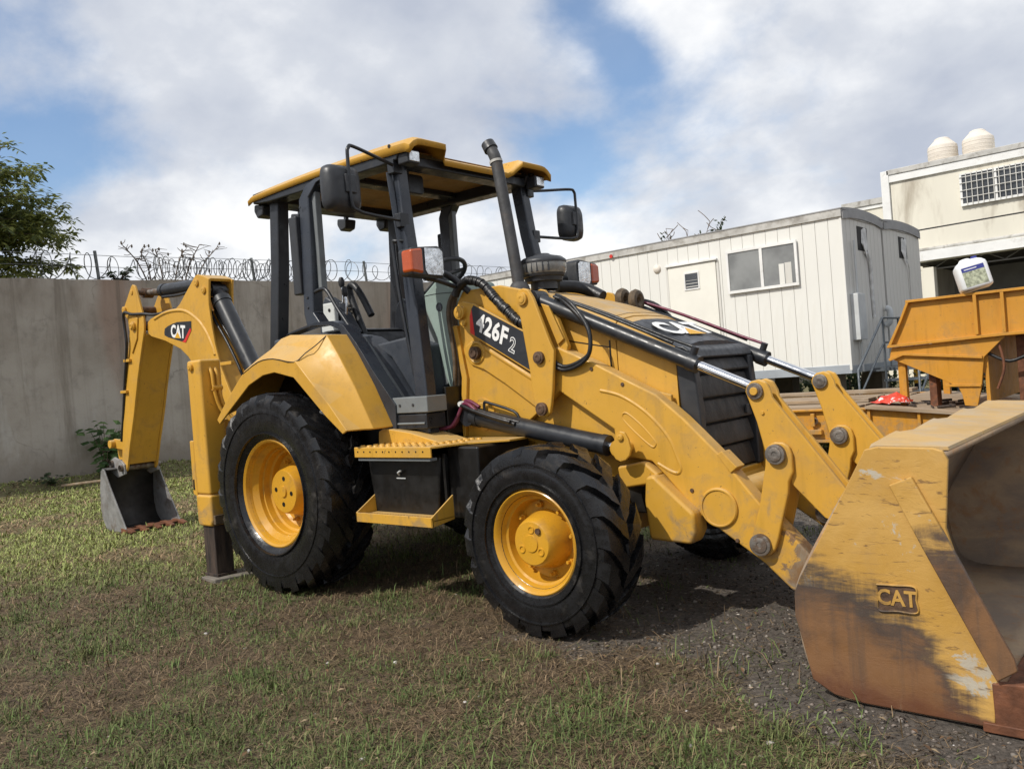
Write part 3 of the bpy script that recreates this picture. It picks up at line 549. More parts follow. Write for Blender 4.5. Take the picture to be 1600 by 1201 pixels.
for s in (-1, 1):
    Y = lambda a: s * a
    arm = prism('loader_arm', ARM, Y(0.470), Y(0.370), 'yellow_arm', BL, 0.012)
    ridge('pressed_ridge', [(2.272, 1.196), (2.395, 1.163), (2.518, 1.092), (2.612, 1.01), (2.681, 0.923), (2.718, 0.83), (2.735, 0.775), (2.718, 0.748), (2.674, 0.757), (2.601, 0.796)], Y(0.470), 0.011, 0.007, 'yellow', arm, s)
    ridge('pressed_ridge', [(2.402, 1.05), (2.411, 1.066), (2.443, 1.060), (2.525, 0.993), (2.592, 0.917), (2.596, 0.893), (2.57, 0.887), (2.489, 0.952), (2.415, 1.023), (2.402, 1.05)], Y(0.470), 0.006, 0.005, 'yellow', arm, s)
    ridge('top_flange', [(1.45, 1.495), (1.60, 1.405), (1.82, 1.277)], Y(0.470), 0.018, 0.010, 'yellow', arm, s)
    MB().lathe([(0, 0.100), (s * 0.010, 0.100), (s * 0.016, 0.094), (s * 0.016, 0.088), (s * 0.010, 0.086), (s * 0.010, 0.0001)], (2.935, Y(0.470), 0.579), 'y', 40).build('tube_cover', 'yellow', arm, smooth=True, sharp=30)
    prism('bump_stop', [(2.945, 0.845), (2.972, 0.862), (3.050, 0.782), (3.012, 0.752)], Y(0.478), Y(0.385), 'yellow', arm, 0.005)
    pin('arm_pin', 1.369, 1.474, 0.040, Y(0.470), Y(0.515), 'pin_brown', arm)
    ridge('pin_boss', [(1.369 + 0.062 * math.cos(R(a)), 1.474 + 0.062 * math.sin(R(a))) for a in range(0, 361, 30)], Y(0.470), 0.010, 0.010, 'yellow', arm, s)
    for bx_, bz_ in ((2.225, 1.318), (2.42, 1.222), (2.79, 0.66), (2.87, 0.53), (3.02, 0.42)): pin('bolt', bx_, bz_, 0.011, Y(0.469), Y(0.476), 'pin_brown', arm, False, 8)
    lev = prism('leveling_link', LEVEL, Y(0.498), Y(0.474), 'yellow', BL, 0.006)
    pin('link_pin', 1.293, 1.732, 0.042, Y(0.498), Y(0.535), 'yellow', lev); pin('link_bolt', 1.315, 1.665, 0.020, Y(0.498), Y(0.52), 'yellow', lev, False, 6)
    dog = prism('dogleg_link', LINK, Y(0.530), Y(0.502), 'yellow', BL, 0.008)
    prism('dogleg_link_inner', LINK, Y(0.366), Y(0.344), 'yellow', dog, 0.006)
    pin('link_pin', 1.820, 1.755, 0.037, Y(0.530), Y(0.552), 'yellow', dog)
    pin('link_pin', 1.913, 1.406, 0.036, Y(0.530), Y(0.556), 'pin_brown', dog); pin('link_pin', 1.905, 1.112, 0.038, Y(0.530), Y(0.556), 'pin_brown', dog)
    la = prism('bellcrank_link', LA, Y(0.503), Y(0.476), 'yellow', BL, 0.010)
    prism('bellcrank_link_inner', LA, Y(0.364), Y(0.340), 'yellow', la, 0.008)
    pin('link_pin', 3.266, 0.851, 0.047, Y(0.503), Y(0.535), 'steel', la); pin('link_pin', 3.157, 0.417, 0.052, Y(0.503), Y(0.530), 'steel', la)
    pin('link_pin', 3.266, 0.851, 0.047, Y(0.340), Y(0.312), 'steel', la); pin('link_pin', 3.157, 0.417, 0.052, Y(0.340), Y(0.316), 'steel', la)
    lb = MB(); lb.prism(LB, Y(0.474), Y(0.448)); lb.prism(LB, Y(0.394), Y(0.368)); lb = lb.build('tilt_lever', 'yellow', BL, bevel=0.008)
    prism('lever_web', [(3.20, 1.02), (3.245, 1.03), (3.50, 0.68), (3.46, 0.60), (3.32, 0.74)], Y(0.446), Y(0.396), 'yellow', lb, 0.004)
    pin('link_pin', 3.172, 1.150, 0.040, Y(0.474), Y(0.492), 'steel', lb); pin('pin_button', 3.172, 1.150, 0.020, Y(0.486), Y(0.500), 'yellow', lb, False, 12); pin('link_pin', 3.172, 1.150, 0.040, Y(0.368), Y(0.350), 'steel', lb); pin('grease_nipple', 3.200, 1.045, 0.009, Y(0.474), Y(0.482), 'yellow', lb, False, 8)
    td = prism('cylinder_bracket', [(x_ + 0.038, z_ + 0.003) for x_, z_ in ((2.382, 0.93), (2.393, 0.957), (2.418, 0.978), (2.448, 0.971), (2.467, 0.937), (2.480, 0.886), (2.470, 0.850), (2.445, 0.825), (2.411, 0.815), (2.380, 0.830), (2.362, 0.862), (2.360, 0.893))], Y(0.592), Y(0.572), 'yellow', BL, 0.006)
    pin('bracket_pin', 2.462, 0.948, 0.018, Y(0.592), Y(0.606), 'yellow', td); cyl('bracket_tube', (2.43, Y(0.573), 0.885), (2.43, Y(0.47), 0.885), 0.032, 'yellow', td)
    # lift cylinder
    a = Vector((1.30, Y(0.49), 1.085)); b = Vector((2.395, Y(0.505), 0.882)); dd = (b - a).normalized()
    lc = MB(); lc.cyl(a + dd * 0.02, a + dd * 1.03, 0.054, n=24); lc.cyl(a + dd * 1.0, a + dd * 1.04, 0.058, n=24); lc.cyl(a + dd * 0.02, a + dd * 0.08, 0.059, n=24); lc.cyl(a + Vector((0, -0.05, 0)), a + Vector((0, 0.05, 0)), 0.06, n=20)
    lc = lc.build('lift_cylinder', 'black', BL, smooth=True, sharp=35); cyl('rod', a + dd * 1.02, b, 0.026, 'chrome', lc); cyl('rod_eye', b + Vector((0, -0.03, 0)), b + Vector((0, 0.03, 0)), 0.045, 'yellow', lc)
    tube('oil_line', [a + dd * 0.12 + Vector((0, 0, 0.04)), a + dd * 0.12 + Vector((0, 0, 0.10)), a + dd * 0.16 + Vector((0, 0, 0.105)), a + dd * 0.36 + Vector((0, 0, 0.085)), a + dd * 0.40 + Vector((0, 0, 0.05))], 0.009, 'hose', lc, 8, 3)
    for k in range(4):
        o2 = Vector((0, s * 0.02 * (k - 1.5), 0.012 * (k % 2)))
        tube('hose', [a + dd * (0.45 - 0.02 * k) + Vector((0, s * 0.045, 0.02)) + o2, a + dd * 0.28 + Vector((0, s * 0.06, 0.03)) + o2, a + dd * 0.10 + Vector((0, s * 0.055, 0.045)) + o2, a + dd * 0.0 + Vector((-0.05, s * 0.02, 0.06)) + o2, a + Vector((-0.15, -s * 0.1, -0.02)) + o2], 0.012, 'hose', lc, 8, 4)
    # tilt cylinder
    a = Vector((1.835, Y(0.42), 1.752)); b = Vector((3.172, Y(0.42), 1.150)); dd = (b - a).normalized(); up = Vector((-dd.z, 0, dd.x))
    tc_ = MB(); tc_.cyl(a + dd * 0.03, a + dd * 1.10, 0.041, n=24); tc_.cyl(a + dd * 1.06, a + dd * 1.115, 0.046, n=24); tc_.cyl(a + Vector((0, -0.055, 0)), a + Vector((0, 0.055, 0)), 0.052, n=20)
    tc_ = tc_.build('tilt_cylinder', 'black', BL, smooth=True, sharp=35)
    cyl('rod', a + dd * 1.10, b, 0.025, 'chrome', tc_); cyl('rod_eye', b + Vector((0, -0.028, 0)), b + Vector((0, 0.028, 0)), 0.042, 'steel', tc_)
    tube('oil_line', [a + dd * 0.16 + up * 0.060, a + dd * 0.5 + up * 0.075, a + dd * 0.9 + up * 0.075, a + dd * 1.04 + up * 0.078, a + dd * 1.075 + up * 0.075, a + dd * 1.08 + up * 0.04], 0.0085, 'hose' if s < 0 else 'maroon', tc_, 8, 3)
    tube('oil_line', [a + dd * 0.13 + up * 0.058 + Vector((0, Y(0.02), 0)), a + dd * 0.5 + up * 0.068 + Vector((0, Y(0.024), 0)), a + dd * 0.95 + up * 0.062 + Vector((0, Y(0.02), 0))], 0.0085, 'hose', tc_, 8, 3)
    box_ = MB(); box_.cyl(a + dd * 1.07 + up * 0.03, a + dd * 1.07 + up * 0.085, 0.020, n=10); box_.cyl(a + dd * 0.15 + up * 0.02, a + dd * 0.15 + up * 0.075, 0.020, n=10); box_.build('port_block', 'black', tc_, smooth=True)
    for k in range(2):
        e = 0.02 * k
        tube('hose', [a + dd * (0.13 + e) + up * 0.065, a + dd * 0.28 + up * (0.045 + e) + Vector((0, Y(0.05), 0)), a + dd * 0.44 + Vector((0, Y(0.075), -0.02)), a + dd * 0.50 + up * (-0.10) + Vector((0, Y(0.085), -0.03)), a + dd * 0.48 + up * (-0.20 - e) + Vector((0, Y(0.08), 0)), a + dd * 0.36 + up * (-0.285 - e) + Vector((0, Y(0.07), 0)), a + dd * 0.22 + up * (-0.265 - e) + Vector((0, Y(0.07), 0)), a + dd * 0.10 + up * (-0.27 - e) + Vector((0, Y(0.06), 0))], 0.012, 'hose', tc_, 8, 5)
    for k in range(3):
        o3 = Vector((0, s * 0.03 * k, 0))
        tube('hose', [Vector((1.185 - 0.008 * k, Y(0.44), 1.20)) + o3, Vector((1.20, Y(0.44), 1.45)) + o3, Vector((1.165, Y(0.43), 1.75)) + o3, Vector((1.195, Y(0.41), 1.885)) + o3 * 0.5, Vector((1.303, Y(0.40), 1.935)) + o3 * 0.3], 0.012, 'hose_brown', tw, 8, 5)
WHP = [(1.235, -0.485, 1.845), (1.275, -0.485, 1.895), (1.365, -0.487, 1.928), (1.475, -0.487, 1.890), (1.575, -0.487, 1.787), (1.66, -0.487, 1.708), (1.745, -0.482, 1.632), (1.83, -0.465, 1.60)]
tube('wrapped_hose', WHP, 0.026, 'hose', BL, 12, 6)
whp = catmull(WHP[2:], 8)
wh = [k for k in bpy.data.objects if k.name.startswith('wrapped_hose')][0]
for i in range(1, len(whp) - 1):
    d = (whp[i + 1] - whp[i - 1]).normalized(); c_ = whp[i] + Vector((random.uniform(-.003, .003), -0.004, random.uniform(-.003, .003))); cyl('hose_wrap', c_ - d * random.uniform(.005, .010), c_ + d * random.uniform(.003, .008), 0.027 + 0.006 * random.random(), 'hose', wh, n=12)
# number decal on the near leveling link
DE = [(1.381, 1.747), (1.400, 1.766), (1.785, 1.563), (1.818, 1.336), (1.356, 1.600), (1.362, 1.700)]
lev = [k for k in bpy.data.objects if k.name.startswith('leveling_link') and k.data.vertices[0].co.y < 0][0]
dec = prism('number_decal', DE, -0.4985, -0.5005, 'decal_black', lev, 0)
prism('decal_stripe', [(1.356, 1.600), (1.362, 1.700), (1.381, 1.747), (1.384, 1.70), (1.392, 1.580)], -0.5006, -0.5016, 'decal_red', lev, 0)
sd = Vector((1.785 - 1.400, 0, 1.563 - 1.766)).normalized()
def skew(origin, xd, yd):
    xd = Vector(xd).normalized(); yd = Vector(yd).normalized(); zd = Vector((0, -1, 0)); mm = Matrix((xd, yd, zd)).transposed().to_4x4(); mm.translation = Vector(origin); return mm
text('letters', '426F', skew((1.537, -0.5022, 1.600), sd, (0.36, 0, 1)), 'decal_white', lev, 0.150, 0.0006, 0.0050, 0.0, 0.86, 1.06)
text('letters', '2', skew((1.690, -0.5022, 1.492), sd, (0.36, 0, 1)), 'decal_white', lev, 0.120, 0.0005, 0.0045, 0.0, 0.85); text('letters_inner', '2', skew((1.690, -0.5032, 1.492), sd, (0.36, 0, 1)), 'decal_black', lev, 0.120, 0.0004, -0.001, 0.0, 0.85)
# cross tubes between the arms
for x_, z_, r_ in ((2.935, 0.60, 0.085), (1.96, 1.20, 0.06)): cyl('cross_tube', (x_, -0.37, z_), (x_, 0.37, z_), r_, 'yellow', BL, n=28)

# ---- front bucket
PB = [(4.140, 0.922), (3.915, 0.922), (3.882, 0.910), (3.852, 0.875), (3.70, 0.63), (3.60, 0.45), (3.578, 0.37), (3.580, 0.28), (3.60, 0.15), (3.635, 0.06), (3.70, 0.018), (3.82, 0.004), (4.235, 0.004)]
P3 = [(p.x, p.z) for p in catmull([(x, 0, z) for x, z in PB], 3)]
v = []; f = []; ny = 3
for y in (-1.118, 1.118): v += [(x, y, z) for x, z in P3]
n = len(P3); f = [(i, i + 1, n + i + 1, n + i) for i in range(n - 1)]
bk = mk('loader_bucket', v, f, 'bucket_bowl', BL, smooth=True, sharp=60, solid=0.022)
SIDE = [(3.874, 0.945), (3.917, 0.955), (4.105, 0.950), (4.135, 0.940), (4.150, 0.910), (4.128, 0.674), (4.252, 0.171), (4.235, 0.003), (4.18, 0.003), (3.806, 0.003), (3.70, 0.016), (3.62, 0.06), (3.591, 0.203), (3.568, 0.30), (3.572, 0.39), (3.596, 0.447), (3.707, 0.641), (3.854, 0.906)]
for s in (-1, 1):
    prism('side_plate', SIDE, s * 1.140, s * 1.120, 'worn_bucket', bk, 0.005); prism('side_liner', [(x_ * 0.985 + 0.0585, z_ * 0.985 + 0.004) for x_, z_ in SIDE], s * 1.1195, s * 1.113, 'bucket_bowl', bk, 0)
    prism('wear_strip', [(3.956, 0.821), (4.034, 0.853), (4.122, 0.667), (4.310, 0.255), (4.318, 0.215), (4.255, 0.170), (4.056, 0.596)], s * 1.164, s * 1.1405, 'worn_strip', bk, 0.006)
    prism('side_cutter', [(4.235, 0.158), (4.42, 0.175), (4.46, 0.03), (4.44, 0.0), (4.238, 0.0)], s * 1.146, s * 1.112, 'rust', bk, 0.006)
    bd = prism('badge', [(3.884, 0.457), (4.015, 0.459), (4.018, 0.367), (3.888, 0.362)], s * 1.1405, s * 1.1425, 'pin_brown', bk, 0)
    ridge('badge_rim', [(3.884, 0.455), (3.95, 0.4575), (4.015, 0.457), (4.0165, 0.412), (4.017, 0.367), (3.95, 0.365), (3.888, 0.362), (3.886, 0.41), (3.884, 0.455)], s * 1.1405, 0.004, 0.008, 'worn_bucket', bk, s)
    text('badge_letters', 'CAT', frame((3.951, s * 1.1426, 0.410), (-s, 0, 0.01), (0, 0, 1)), 'worn_bucket', bk, 0.078, 0.003, 0.0018, 0.0, 0.88)
mb = MB(); mb.box((4.20, -1.15, -0.012), (4.44, 1.15, 0.022)); mb.build('cutting_edge', 'rust', bk, bevel=0.005)
for k in range(4):
    y0 = -1.095 + 0.55 * k; v = []
    for y, o_ in ((y0, 0.0), (y0 + 0.02, 0.010), (y0 + 0.27, 0.026), (y0 + 0.30, 0.020), (y0 + 0.546, 0.006)): v += [(3.874, y, 0.915), (3.880, y, 0.948 + o_), (3.898, y, 0.956 + o_), (3.96, y, 0.954 + o_ * 0.7), (4.142, y, 0.949), (4.146, y, 0.938), (3.90, y, 0.932)]
    mk('top_plate', v, [(i * 7 + j, i * 7 + (j + 1) % 7, i * 7 + 7 + (j + 1) % 7, i * 7 + 7 + j) for i in range(4) for j in range(7)] + [tuple(range(7)), tuple(range(28, 35))], 'yellow_dusty', bk, smooth=True, sharp=30)
for s in (-1, 1):
    for y0, y1 in ((0.362, 0.335), (0.30, 0.27)):
        prism('bucket_ear', [(3.50, 0.70), (3.62, 0.72), (3.80, 0.80), (3.60, 0.42), (3.60, 0.15), (3.45, 0.16), (3.32, 0.24), (3.31, 0.33), (3.42, 0.40), (3.50, 0.55)], s * y0, s * y1, 'worn_bucket', bk, 0.006)
# ---- fenders, running boards, steps
for s in (-1, 1):
    S0 = [(-.575, 1.135), (-.411, 1.238), (-.159, 1.391), (.02, 1.448), (.157, 1.459), (.366, 1.413), (.50, 1.30), (.669, 1.157), (.825, 1.044)]
    S1 = [(-.60, 1.165), (-.45, 1.30), (-.20, 1.485), (.0, 1.545), (.16, 1.548), (.40, 1.508), (.545, 1.372), (.71, 1.222), (.862, 1.060)]
    S2 = [(-.50, 1.25), (-.35, 1.42), (-.12, 1.62), (.02, 1.685), (.12, 1.700), (.52, 1.665), (.62, 1.535), (.76, 1.320), (.905, 1.055)]
    rows = [[(x, s * 1.120, z) for x, z in S0], [(x, s * 1.122, z) for x, z in S1], [(x * .9 + .1 * a, s * 1.02, z * .45 + .55 * c) for (x, z), (a, c) in zip(S1, S2)], [(x, s * 0.955, z) for x, z in S2], [(x, s * 0.70, z) for x, z in S2]]
    n = 9; v = [p for r_ in rows for p in r_]; f = [(j * n + i, j * n + i + 1, (j + 1) * n + i + 1, (j + 1) * n + i) for j in range(4) for i in range(n - 1)]
    fen = mk('rear_fender', v, f, 'yellow', BL, bevel=0.012, solid=0.016, seg=2)
    v = [(x, s * 0.72, z) for x, z in S2] + [(-0.5, s * 0.72, 0.75), (0.9, s * 0.72, 0.75)]; mk('inner_panel', v, [tuple(list(range(9)) + [10, 9])], 'under_black', fen, solid=0.01)
    tube('lid_seam', [(-.22, s * 1.128, 1.472), (-.02, s * 1.129, 1.541), (.16, s * 1.129, 1.549), (.385, s * 1.128, 1.511), (.435, s * 1.072, 1.563), (.48, s * 1.020, 1.608), (.52, s * 0.960, 1.666)], 0.0035, 'under_black', fen, 6, 3)
    MB().prism([(0.80, 0.905), (0.815, 1.03), (0.86, 1.05), (1.10, 1.02), (1.36, 0.958), (1.36, 0.945)], s * 0.84, s * 0.60).build('fender_skirt', 'yellow', fen, bevel=0.006)
    rb = MB(); rb.prism_z([(0.80, s * 1.03), (1.44, s * 1.03), (1.475, s * 1.02), (1.495, s * 0.99), (1.505, s * 0.93), (1.55, s * 0.80), (1.75, s * 0.66), (1.75, s * 0.50), (0.80, s * 0.50)], 0.940, 0.953); rb = rb.build('running_board', 'yellow', BL, bevel=0.003)
    box('front_lip', (0.80, s * 1.032, 0.890), (1.478, s * 1.020, 0.951), 'yellow', rb, 0.004)
    for k in range(11): pin('lip_hole', 0.835 + 0.058 * k, 0.925, 0.0055, s * 1.0321, s * 1.034, 'under_black', rb, False, 8)
    for j in range(6):
        for k in range(11):
            x = 0.85 + 0.060 * k + 0.03 * (j % 2); y = s * (1.0 - 0.075 * j)
            if x > 1.44 and j < 2: continue
            MB().lathe([(0.951, 0.019), (0.962, 0.014), (0.962, 0.008), (0.955, 0.006)], (x, y, 0), 'z', 10).build('tread_button', 'yellow', rb, smooth=True)
    tk = MB(); tk.prism([(0.79, 0.86), (0.84, 0.52), (1.34, 0.52), (1.40, 0.58), (1.44, 0.86), (1.44, 0.888), (0.80, 0.888)], s * 0.93, s * 0.40); tk = tk.build('fuel_tank', 'under_black', BL, bevel=0.02)
    box('grey_rail', (0.815, s * 1.018, 0.868), (1.455, s * 0.96, 0.886), 'grey_plastic', tk, 0.004)
    mb2 = MB(); mb2.prism([(1.43, 0.936), (1.43, 0.52), (1.58, 0.52), (1.66, 0.60), (1.68, 0.80), (1.68, 0.936)], s * 0.86, s * 0.40); mb2.build('tank_guard', 'under_black', tk, bevel=0.015)
    mb2 = MB(); mb2.tube([(1.09, s * 0.935, 0.775), (1.10, s * 0.955, 0.79), (1.13, s * 0.955, 0.805)], 0.006, 6, 3); mb2.box((1.06, s * 0.934, 0.752), (1.14, s * 0.930, 0.758)); mb2.build('drain_cock', 'box_grey', tk)
    st = MB(); st.box((0.83, s * 1.080, 0.505), (1.498, s * 1.068, 0.562)); st.box((0.83, s * 1.07, 0.535), (1.498, s * 0.90, 0.545))
    for x in (0.83, 1.488): st.add([(x, s * 1.08, 0.505), (x, s * 1.08, 0.562), (x, s * 0.90, 0.665), (x, s * 0.90, 0.525), (x + .01, s * 1.08, 0.505), (x + .01, s * 1.08, 0.562), (x + .01, s * 0.90, 0.665), (x + .01, s * 0.90, 0.525)], [(0, 1, 2, 3), (7, 6, 5, 4), (0, 4, 5, 1), (1, 5, 6, 2), (2, 6, 7, 3), (3, 7, 4, 0)])
    st = st.build('step', 'yellow', BL, bevel=0.003)
    for k in range(26): 
        x = 0.86 + 0.024 * k; mk('step_tooth', [(x, s * 1.066, 0.545), (x + .016, s * 1.066, 0.545), (x + .008, s * 1.066, 0.560), (x, s * 1.040, 0.545), (x + .016, s * 1.040, 0.545), (x + .008, s * 1.040, 0.560)], [(0, 1, 2), (3, 5, 4), (0, 2, 5, 3), (1, 4, 5, 2), (0, 3, 4, 1)], 'yellow', st)
    for x in (0.87, 1.46): box('hanger', (x - 0.01, s * 0.92, 0.60), (x + 0.01, s * 0.90, 0.90), 'under_black', st, 0.002)

# ---- cab: sill, door frame, posts, roof
for s in (-1, 1):
    OUT = [(-.26, 1.665), (-.18, 1.725), (.05, 1.752), (.155, 1.765), (.34, 1.752), (.44, 1.715), (.56, 1.585), (.70, 1.385), (.86, 1.15), (.86, 1.04)]
    INN = [(-.22, 1.70), (-.12, 1.742), (.06, 1.768), (.20, 1.785), (.385, 1.775), (.495, 1.735), (.62, 1.60), (.765, 1.41), (.95, 1.19), (.94, 1.04)]
    v = [(x, s * y, z) for y in (0.80, 0.70) for P in (OUT, INN) for x, z in P]; n = 10; f = []
    for a, b in ((0, 1), (1, 3), (3, 2), (2, 0)):
        f += [(a * n + i, a * n + i + 1, b * n + i + 1, b * n + i) for i in range(n - 1)]
    f += [(0, n, 3 * n, 2 * n), (n - 1, 2 * n - 1, 4 * n - 1, 3 * n - 1)]
    dfm = mk('door_frame', v, f, 'frame_grey', BL, bevel=0.014)
    box('sill', (0.90, s * 0.79, 1.135), (1.225, s * 0.62, 1.235), 'grey_plastic', BL, 0.008)
    box('sill_step', (0.87, s * 0.785, 1.035), (1.205, s * 0.62, 1.128), 'black', BL, 0.008)
    ridge('sill_lip', [(0.90, 1.07), (1.05, 1.07), (1.19, 1.07)], s * 0.785, 0.008, 0.006, 'grey_plastic', dfm, s)
    for x in (0.98, 1.10): pin('sill_screw', x, 1.185, 0.010, s * 0.79, s * 0.794, 'plastic_black', dfm, False, 10)
    # posts
    def post(pts, wx, wy, name='canopy_post', m='frame_grey'):
        v = []; f = []
        for (x, y, z, k) in pts: v += [(x + a * wx * k, s * (y + b * wy), z) for a, b in ((-1, -1), (1, -1), (1, 1), (-1, 1))]
        for i in range(len(pts) - 1):
            for j in range(4): f.append((i * 4 + j, i * 4 + (j + 1) % 4, i * 4 + 4 + (j + 1) % 4, i * 4 + 4 + j))
        f += [(0, 1, 2, 3), tuple(range(4 * len(pts) - 4, 4 * len(pts)))]
        return mk(name, v, f, m, BL, bevel=0.012)
    post([(-.56, 0.60, 1.60, 1), (-.47, 0.59, 2.25, 1), (-.43, 0.58, 2.76, 1)], 0.055, 0.05, m='black')
    bp = post([(.13, 0.715, 1.76, 1.5), (.06, 0.705, 1.86, 1), (.075, 0.695, 2.30, 1), (.075, 0.685, 2.66, 1), (.15, 0.67, 2.75, 1.2), (.30, 0.655, 2.79, 1.6)], 0.058, 0.045)
    box('post_cover', (-0.075, s * 0.765, 2.00), (0.015, s * 0.70, 2.55), 'plastic_black', bp, 0.012)
    prism('post_lit_face', [(.12, 2.02), (.165, 2.02), (.17, 2.70), (.12, 2.70)], s * 0.70, s * 0.645, 'grey_plastic', bp, 0.01)  # paler strip: light on this face of the post put into the colour
    for z in (1.90, 1.97, 2.60): pin('post_bolt', 0.06, z, 0.009, s * 0.750, s * 0.755, 'plastic_black', bp, False, 8)
    ap = post([(1.125, 0.70, 1.00, 1.15), (1.115, 0.69, 1.30, 1.1), (1.03, 0.645, 2.00, 1), (.97, 0.625, 2.36, 1), (.925, 0.61, 2.74, 1.05)], 0.048, 0.045)
    ridge('post_groove', [(1.085, 1.42), (1.035, 1.85), (.985, 2.20), (.93, 2.66)], s * 0.675, 0.012, 0.03, 'frame_grey', ap, s)
    tube('grab_rail', [(1.02, s * 0.655, 2.213), (.965, s * 0.70, 2.218), (.935, s * 0.70, 2.19), (.965, s * 0.70, 1.85), (1.02, s * 0.70, 1.50), (1.05, s * 0.70, 1.36), (1.12, s * 0.69, 1.31)], 0.013, 'black', BL, 8, 4)
    tube('door_rail', [(.09, s * 0.72, 2.00), (.20, s * 0.735, 2.012), (.265, s * 0.735, 1.995), (.36, s * 0.735, 1.87), (.50, s * 0.735, 1.70), (.505, s * 0.735, 1.665), (.45, s * 0.735, 1.60)], 0.014, 'black', BL, 8, 4)
    # mirrors
    yb = 1.13
    mr = MB(); prof = []
    for (dx, k) in ((-0.045, 0.92), (-0.03, 1.0), (0.0, 1.0), (0.035, 0.93), (0.055, 0.75), (0.062, 0.4)):
        ring = []
        for a in range(0, 360, 15):
            c_, q_ = math.cos(R(a)), math.sin(R(a)); e = 0.42
            ring.append((1.00 + dx + 0.05 * s * 0, s * (yb + 0.125 * k * math.copysign(abs(c_) ** e, c_)), 2.488 + 0.140 * k * math.copysign(abs(q_) ** e, q_)))
        prof.append(ring)
    v = [p for r_ in prof for p in r_]; n = 24; f = [(j * n + i, j * n + (i + 1) % n, (j + 1) * n + (i + 1) % n, (j + 1) * n + i) for j in range(5) for i in range(n)] + [tuple(range(n)), tuple(range(5 * n, 6 * n))]
    mir = mk('side_mirror', v, f, 'plastic_black', BL, smooth=True, sharp=40)
    mk('mirror_glass', [(x - 0.003, 0.5 * (y + s * yb) * 0 + (y - s * yb) * 0.94 + s * yb, (z - 2.488) * 0.94 + 2.488) for x, y, z in prof[0]], [tuple(range(n))], 'mirror_glass', mir)
    box('mirror_clamp', (1.045, s * (yb - 0.02) - 0.04, 2.455), (1.075, s * (yb - 0.02) + 0.04, 2.565), 'plastic_black', mir, 0.008)
    tube('mirror_arm', [(.965, s * 0.63, 2.690), (1.01, s * 0.80, 2.705), (1.06, s * 1.06, 2.735), (1.07, s * 1.11, 2.72), (1.07, s * 1.12, 2.66), (1.07, s * 1.115, 2.40), (1.07, s * 1.07, 2.355), (1.05, s * 0.95, 2.345), (1.0, s * 0.64, 2.345)], 0.011, 'black', mir, 8, 5)
    for z, x in ((2.69, 0.955), (2.345, 0.985)): box('arm_bracket', (x - 0.02, s * 0.70, z - 0.045), (x + 0.04, s * 0.625, z + 0.045), 'black', mir, 0.006)
    # headlights
    hl = MB(); hl.prism_x([(s * 0.675, 1.955), (s * 0.69, 1.935), (s * 0.93, 1.945), (s * 0.945, 1.97), (s * 0.945, 2.09), (s * 0.93, 2.105), (s * 0.72, 2.125), (s * 0.685, 2.11), (s * 0.672, 2.08)], 1.24, 1.352); hl = hl.build('headlight', 'plastic_black', BL, bevel=0.024, seg=3)
    mk('lens', [(1.357, s * y, z) for y, z in ((0.690, 1.965), (0.705, 1.950), (0.82, 1.950), (0.838, 1.975), (0.838, 2.105), (0.72, 2.110), (0.692, 2.09))] + [(1.364, s * 0.765, 2.03)], [(i, (i + 1) % 7, 7) for i in range(7)], 'lens', hl, smooth=True, sharp=80)
    MB().prism_x([(s * 0.853, 1.952), (s * 0.95, 1.962), (s * 0.95, 2.092), (s * 0.853, 2.105)], 1.27, 1.362).build('indicator', 'amber', hl, bevel=0.016, seg=3)
    tube('lamp_bracket', [(1.25, s * 0.70, 2.00), (1.24, s * 0.60, 1.99), (1.26, s * 0.50, 1.94), (1.32, s * 0.44, 1.86)], 0.022, 'black', hl, 10, 5)
    tube('lamp_bracket', [(1.28, s * 0.78, 1.94), (1.27, s * 0.66, 1.93), (1.27, s * 0.52, 1.90)], 0.016, 'black', hl, 8, 5)
    # work lights under the front corners
    wl = box('work_light', (1.02, s * 0.575, 2.685), (1.115, s * 0.685, 2.775), 'plastic_black', BL, 0.012); box('lens', (1.114, s * 0.588, 2.698), (1.121, s * 0.672, 2.762), 'lens', wl, 0.004)
    box('lamp_foot', (1.03, s * 0.60, 2.77), (1.06, s * 0.64, 2.80), 'black', wl, 0.002)
for (x, y, z) in ((-0.60, -0.60, 2.715), (-0.68, -0.22, 2.70), (-0.68, 0.24, 2.70), (-0.60, 0.60, 2.715)):
    wl = MB(); wl.prism([(x - 0.05, z + 0.05), (x - 0.06, z), (x - 0.02, z - 0.06), (x + 0.05, z - 0.045), (x + 0.07, z + 0.03)], y - 0.055, y + 0.055); wl = wl.build('rear_work_light', 'plastic_black', BL, bevel=0.012)
    box('bracket', (x - 0.01, y - 0.015, z + 0.04), (x + 0.02, y + 0.015, z + 0.09), 'black', wl, 0.002)
# roof shell
NX, NY = 44, 40; v = []; f = []
def roof_top(u, w):
    ay = abs(w); x = -0.645 + u * 1.81
    pod = max(0.0, min(1.0, (ay - 0.335) / 0.05)); pod = pod * pod * (3 - 2 * pod)
    xf = 1.075 + 0.085 * pod; x = -0.645 + u * (xf + 0.645)
    z = 2.868 - 0.018 * ((x - 0.2) / 0.9) ** 2
    fr_ = max(0.0, min(1.0, (x - 0.80) / 0.25)); fr_ = fr_ * fr_ * (3 - 2 * fr_)
    z -= 0.075 * fr_ * (1 - pod)
    ed = max(0.0, (ay - 0.60) / 0.10); z -= 0.045 * ed ** 2.2
    if u > 0.97: z -= 0.018 * ((u - 0.97) / 0.03) ** 2
    if u < 0.03: z -= 0.018 * ((0.03 - u) / 0.03) ** 2
    return x, z
for i in range(NX + 1):
    for j in range(NY + 1):
        w = -0.705 + 1.41 * j / NY; x, z = roof_top(i / NX, w); v.append((x, w, z))
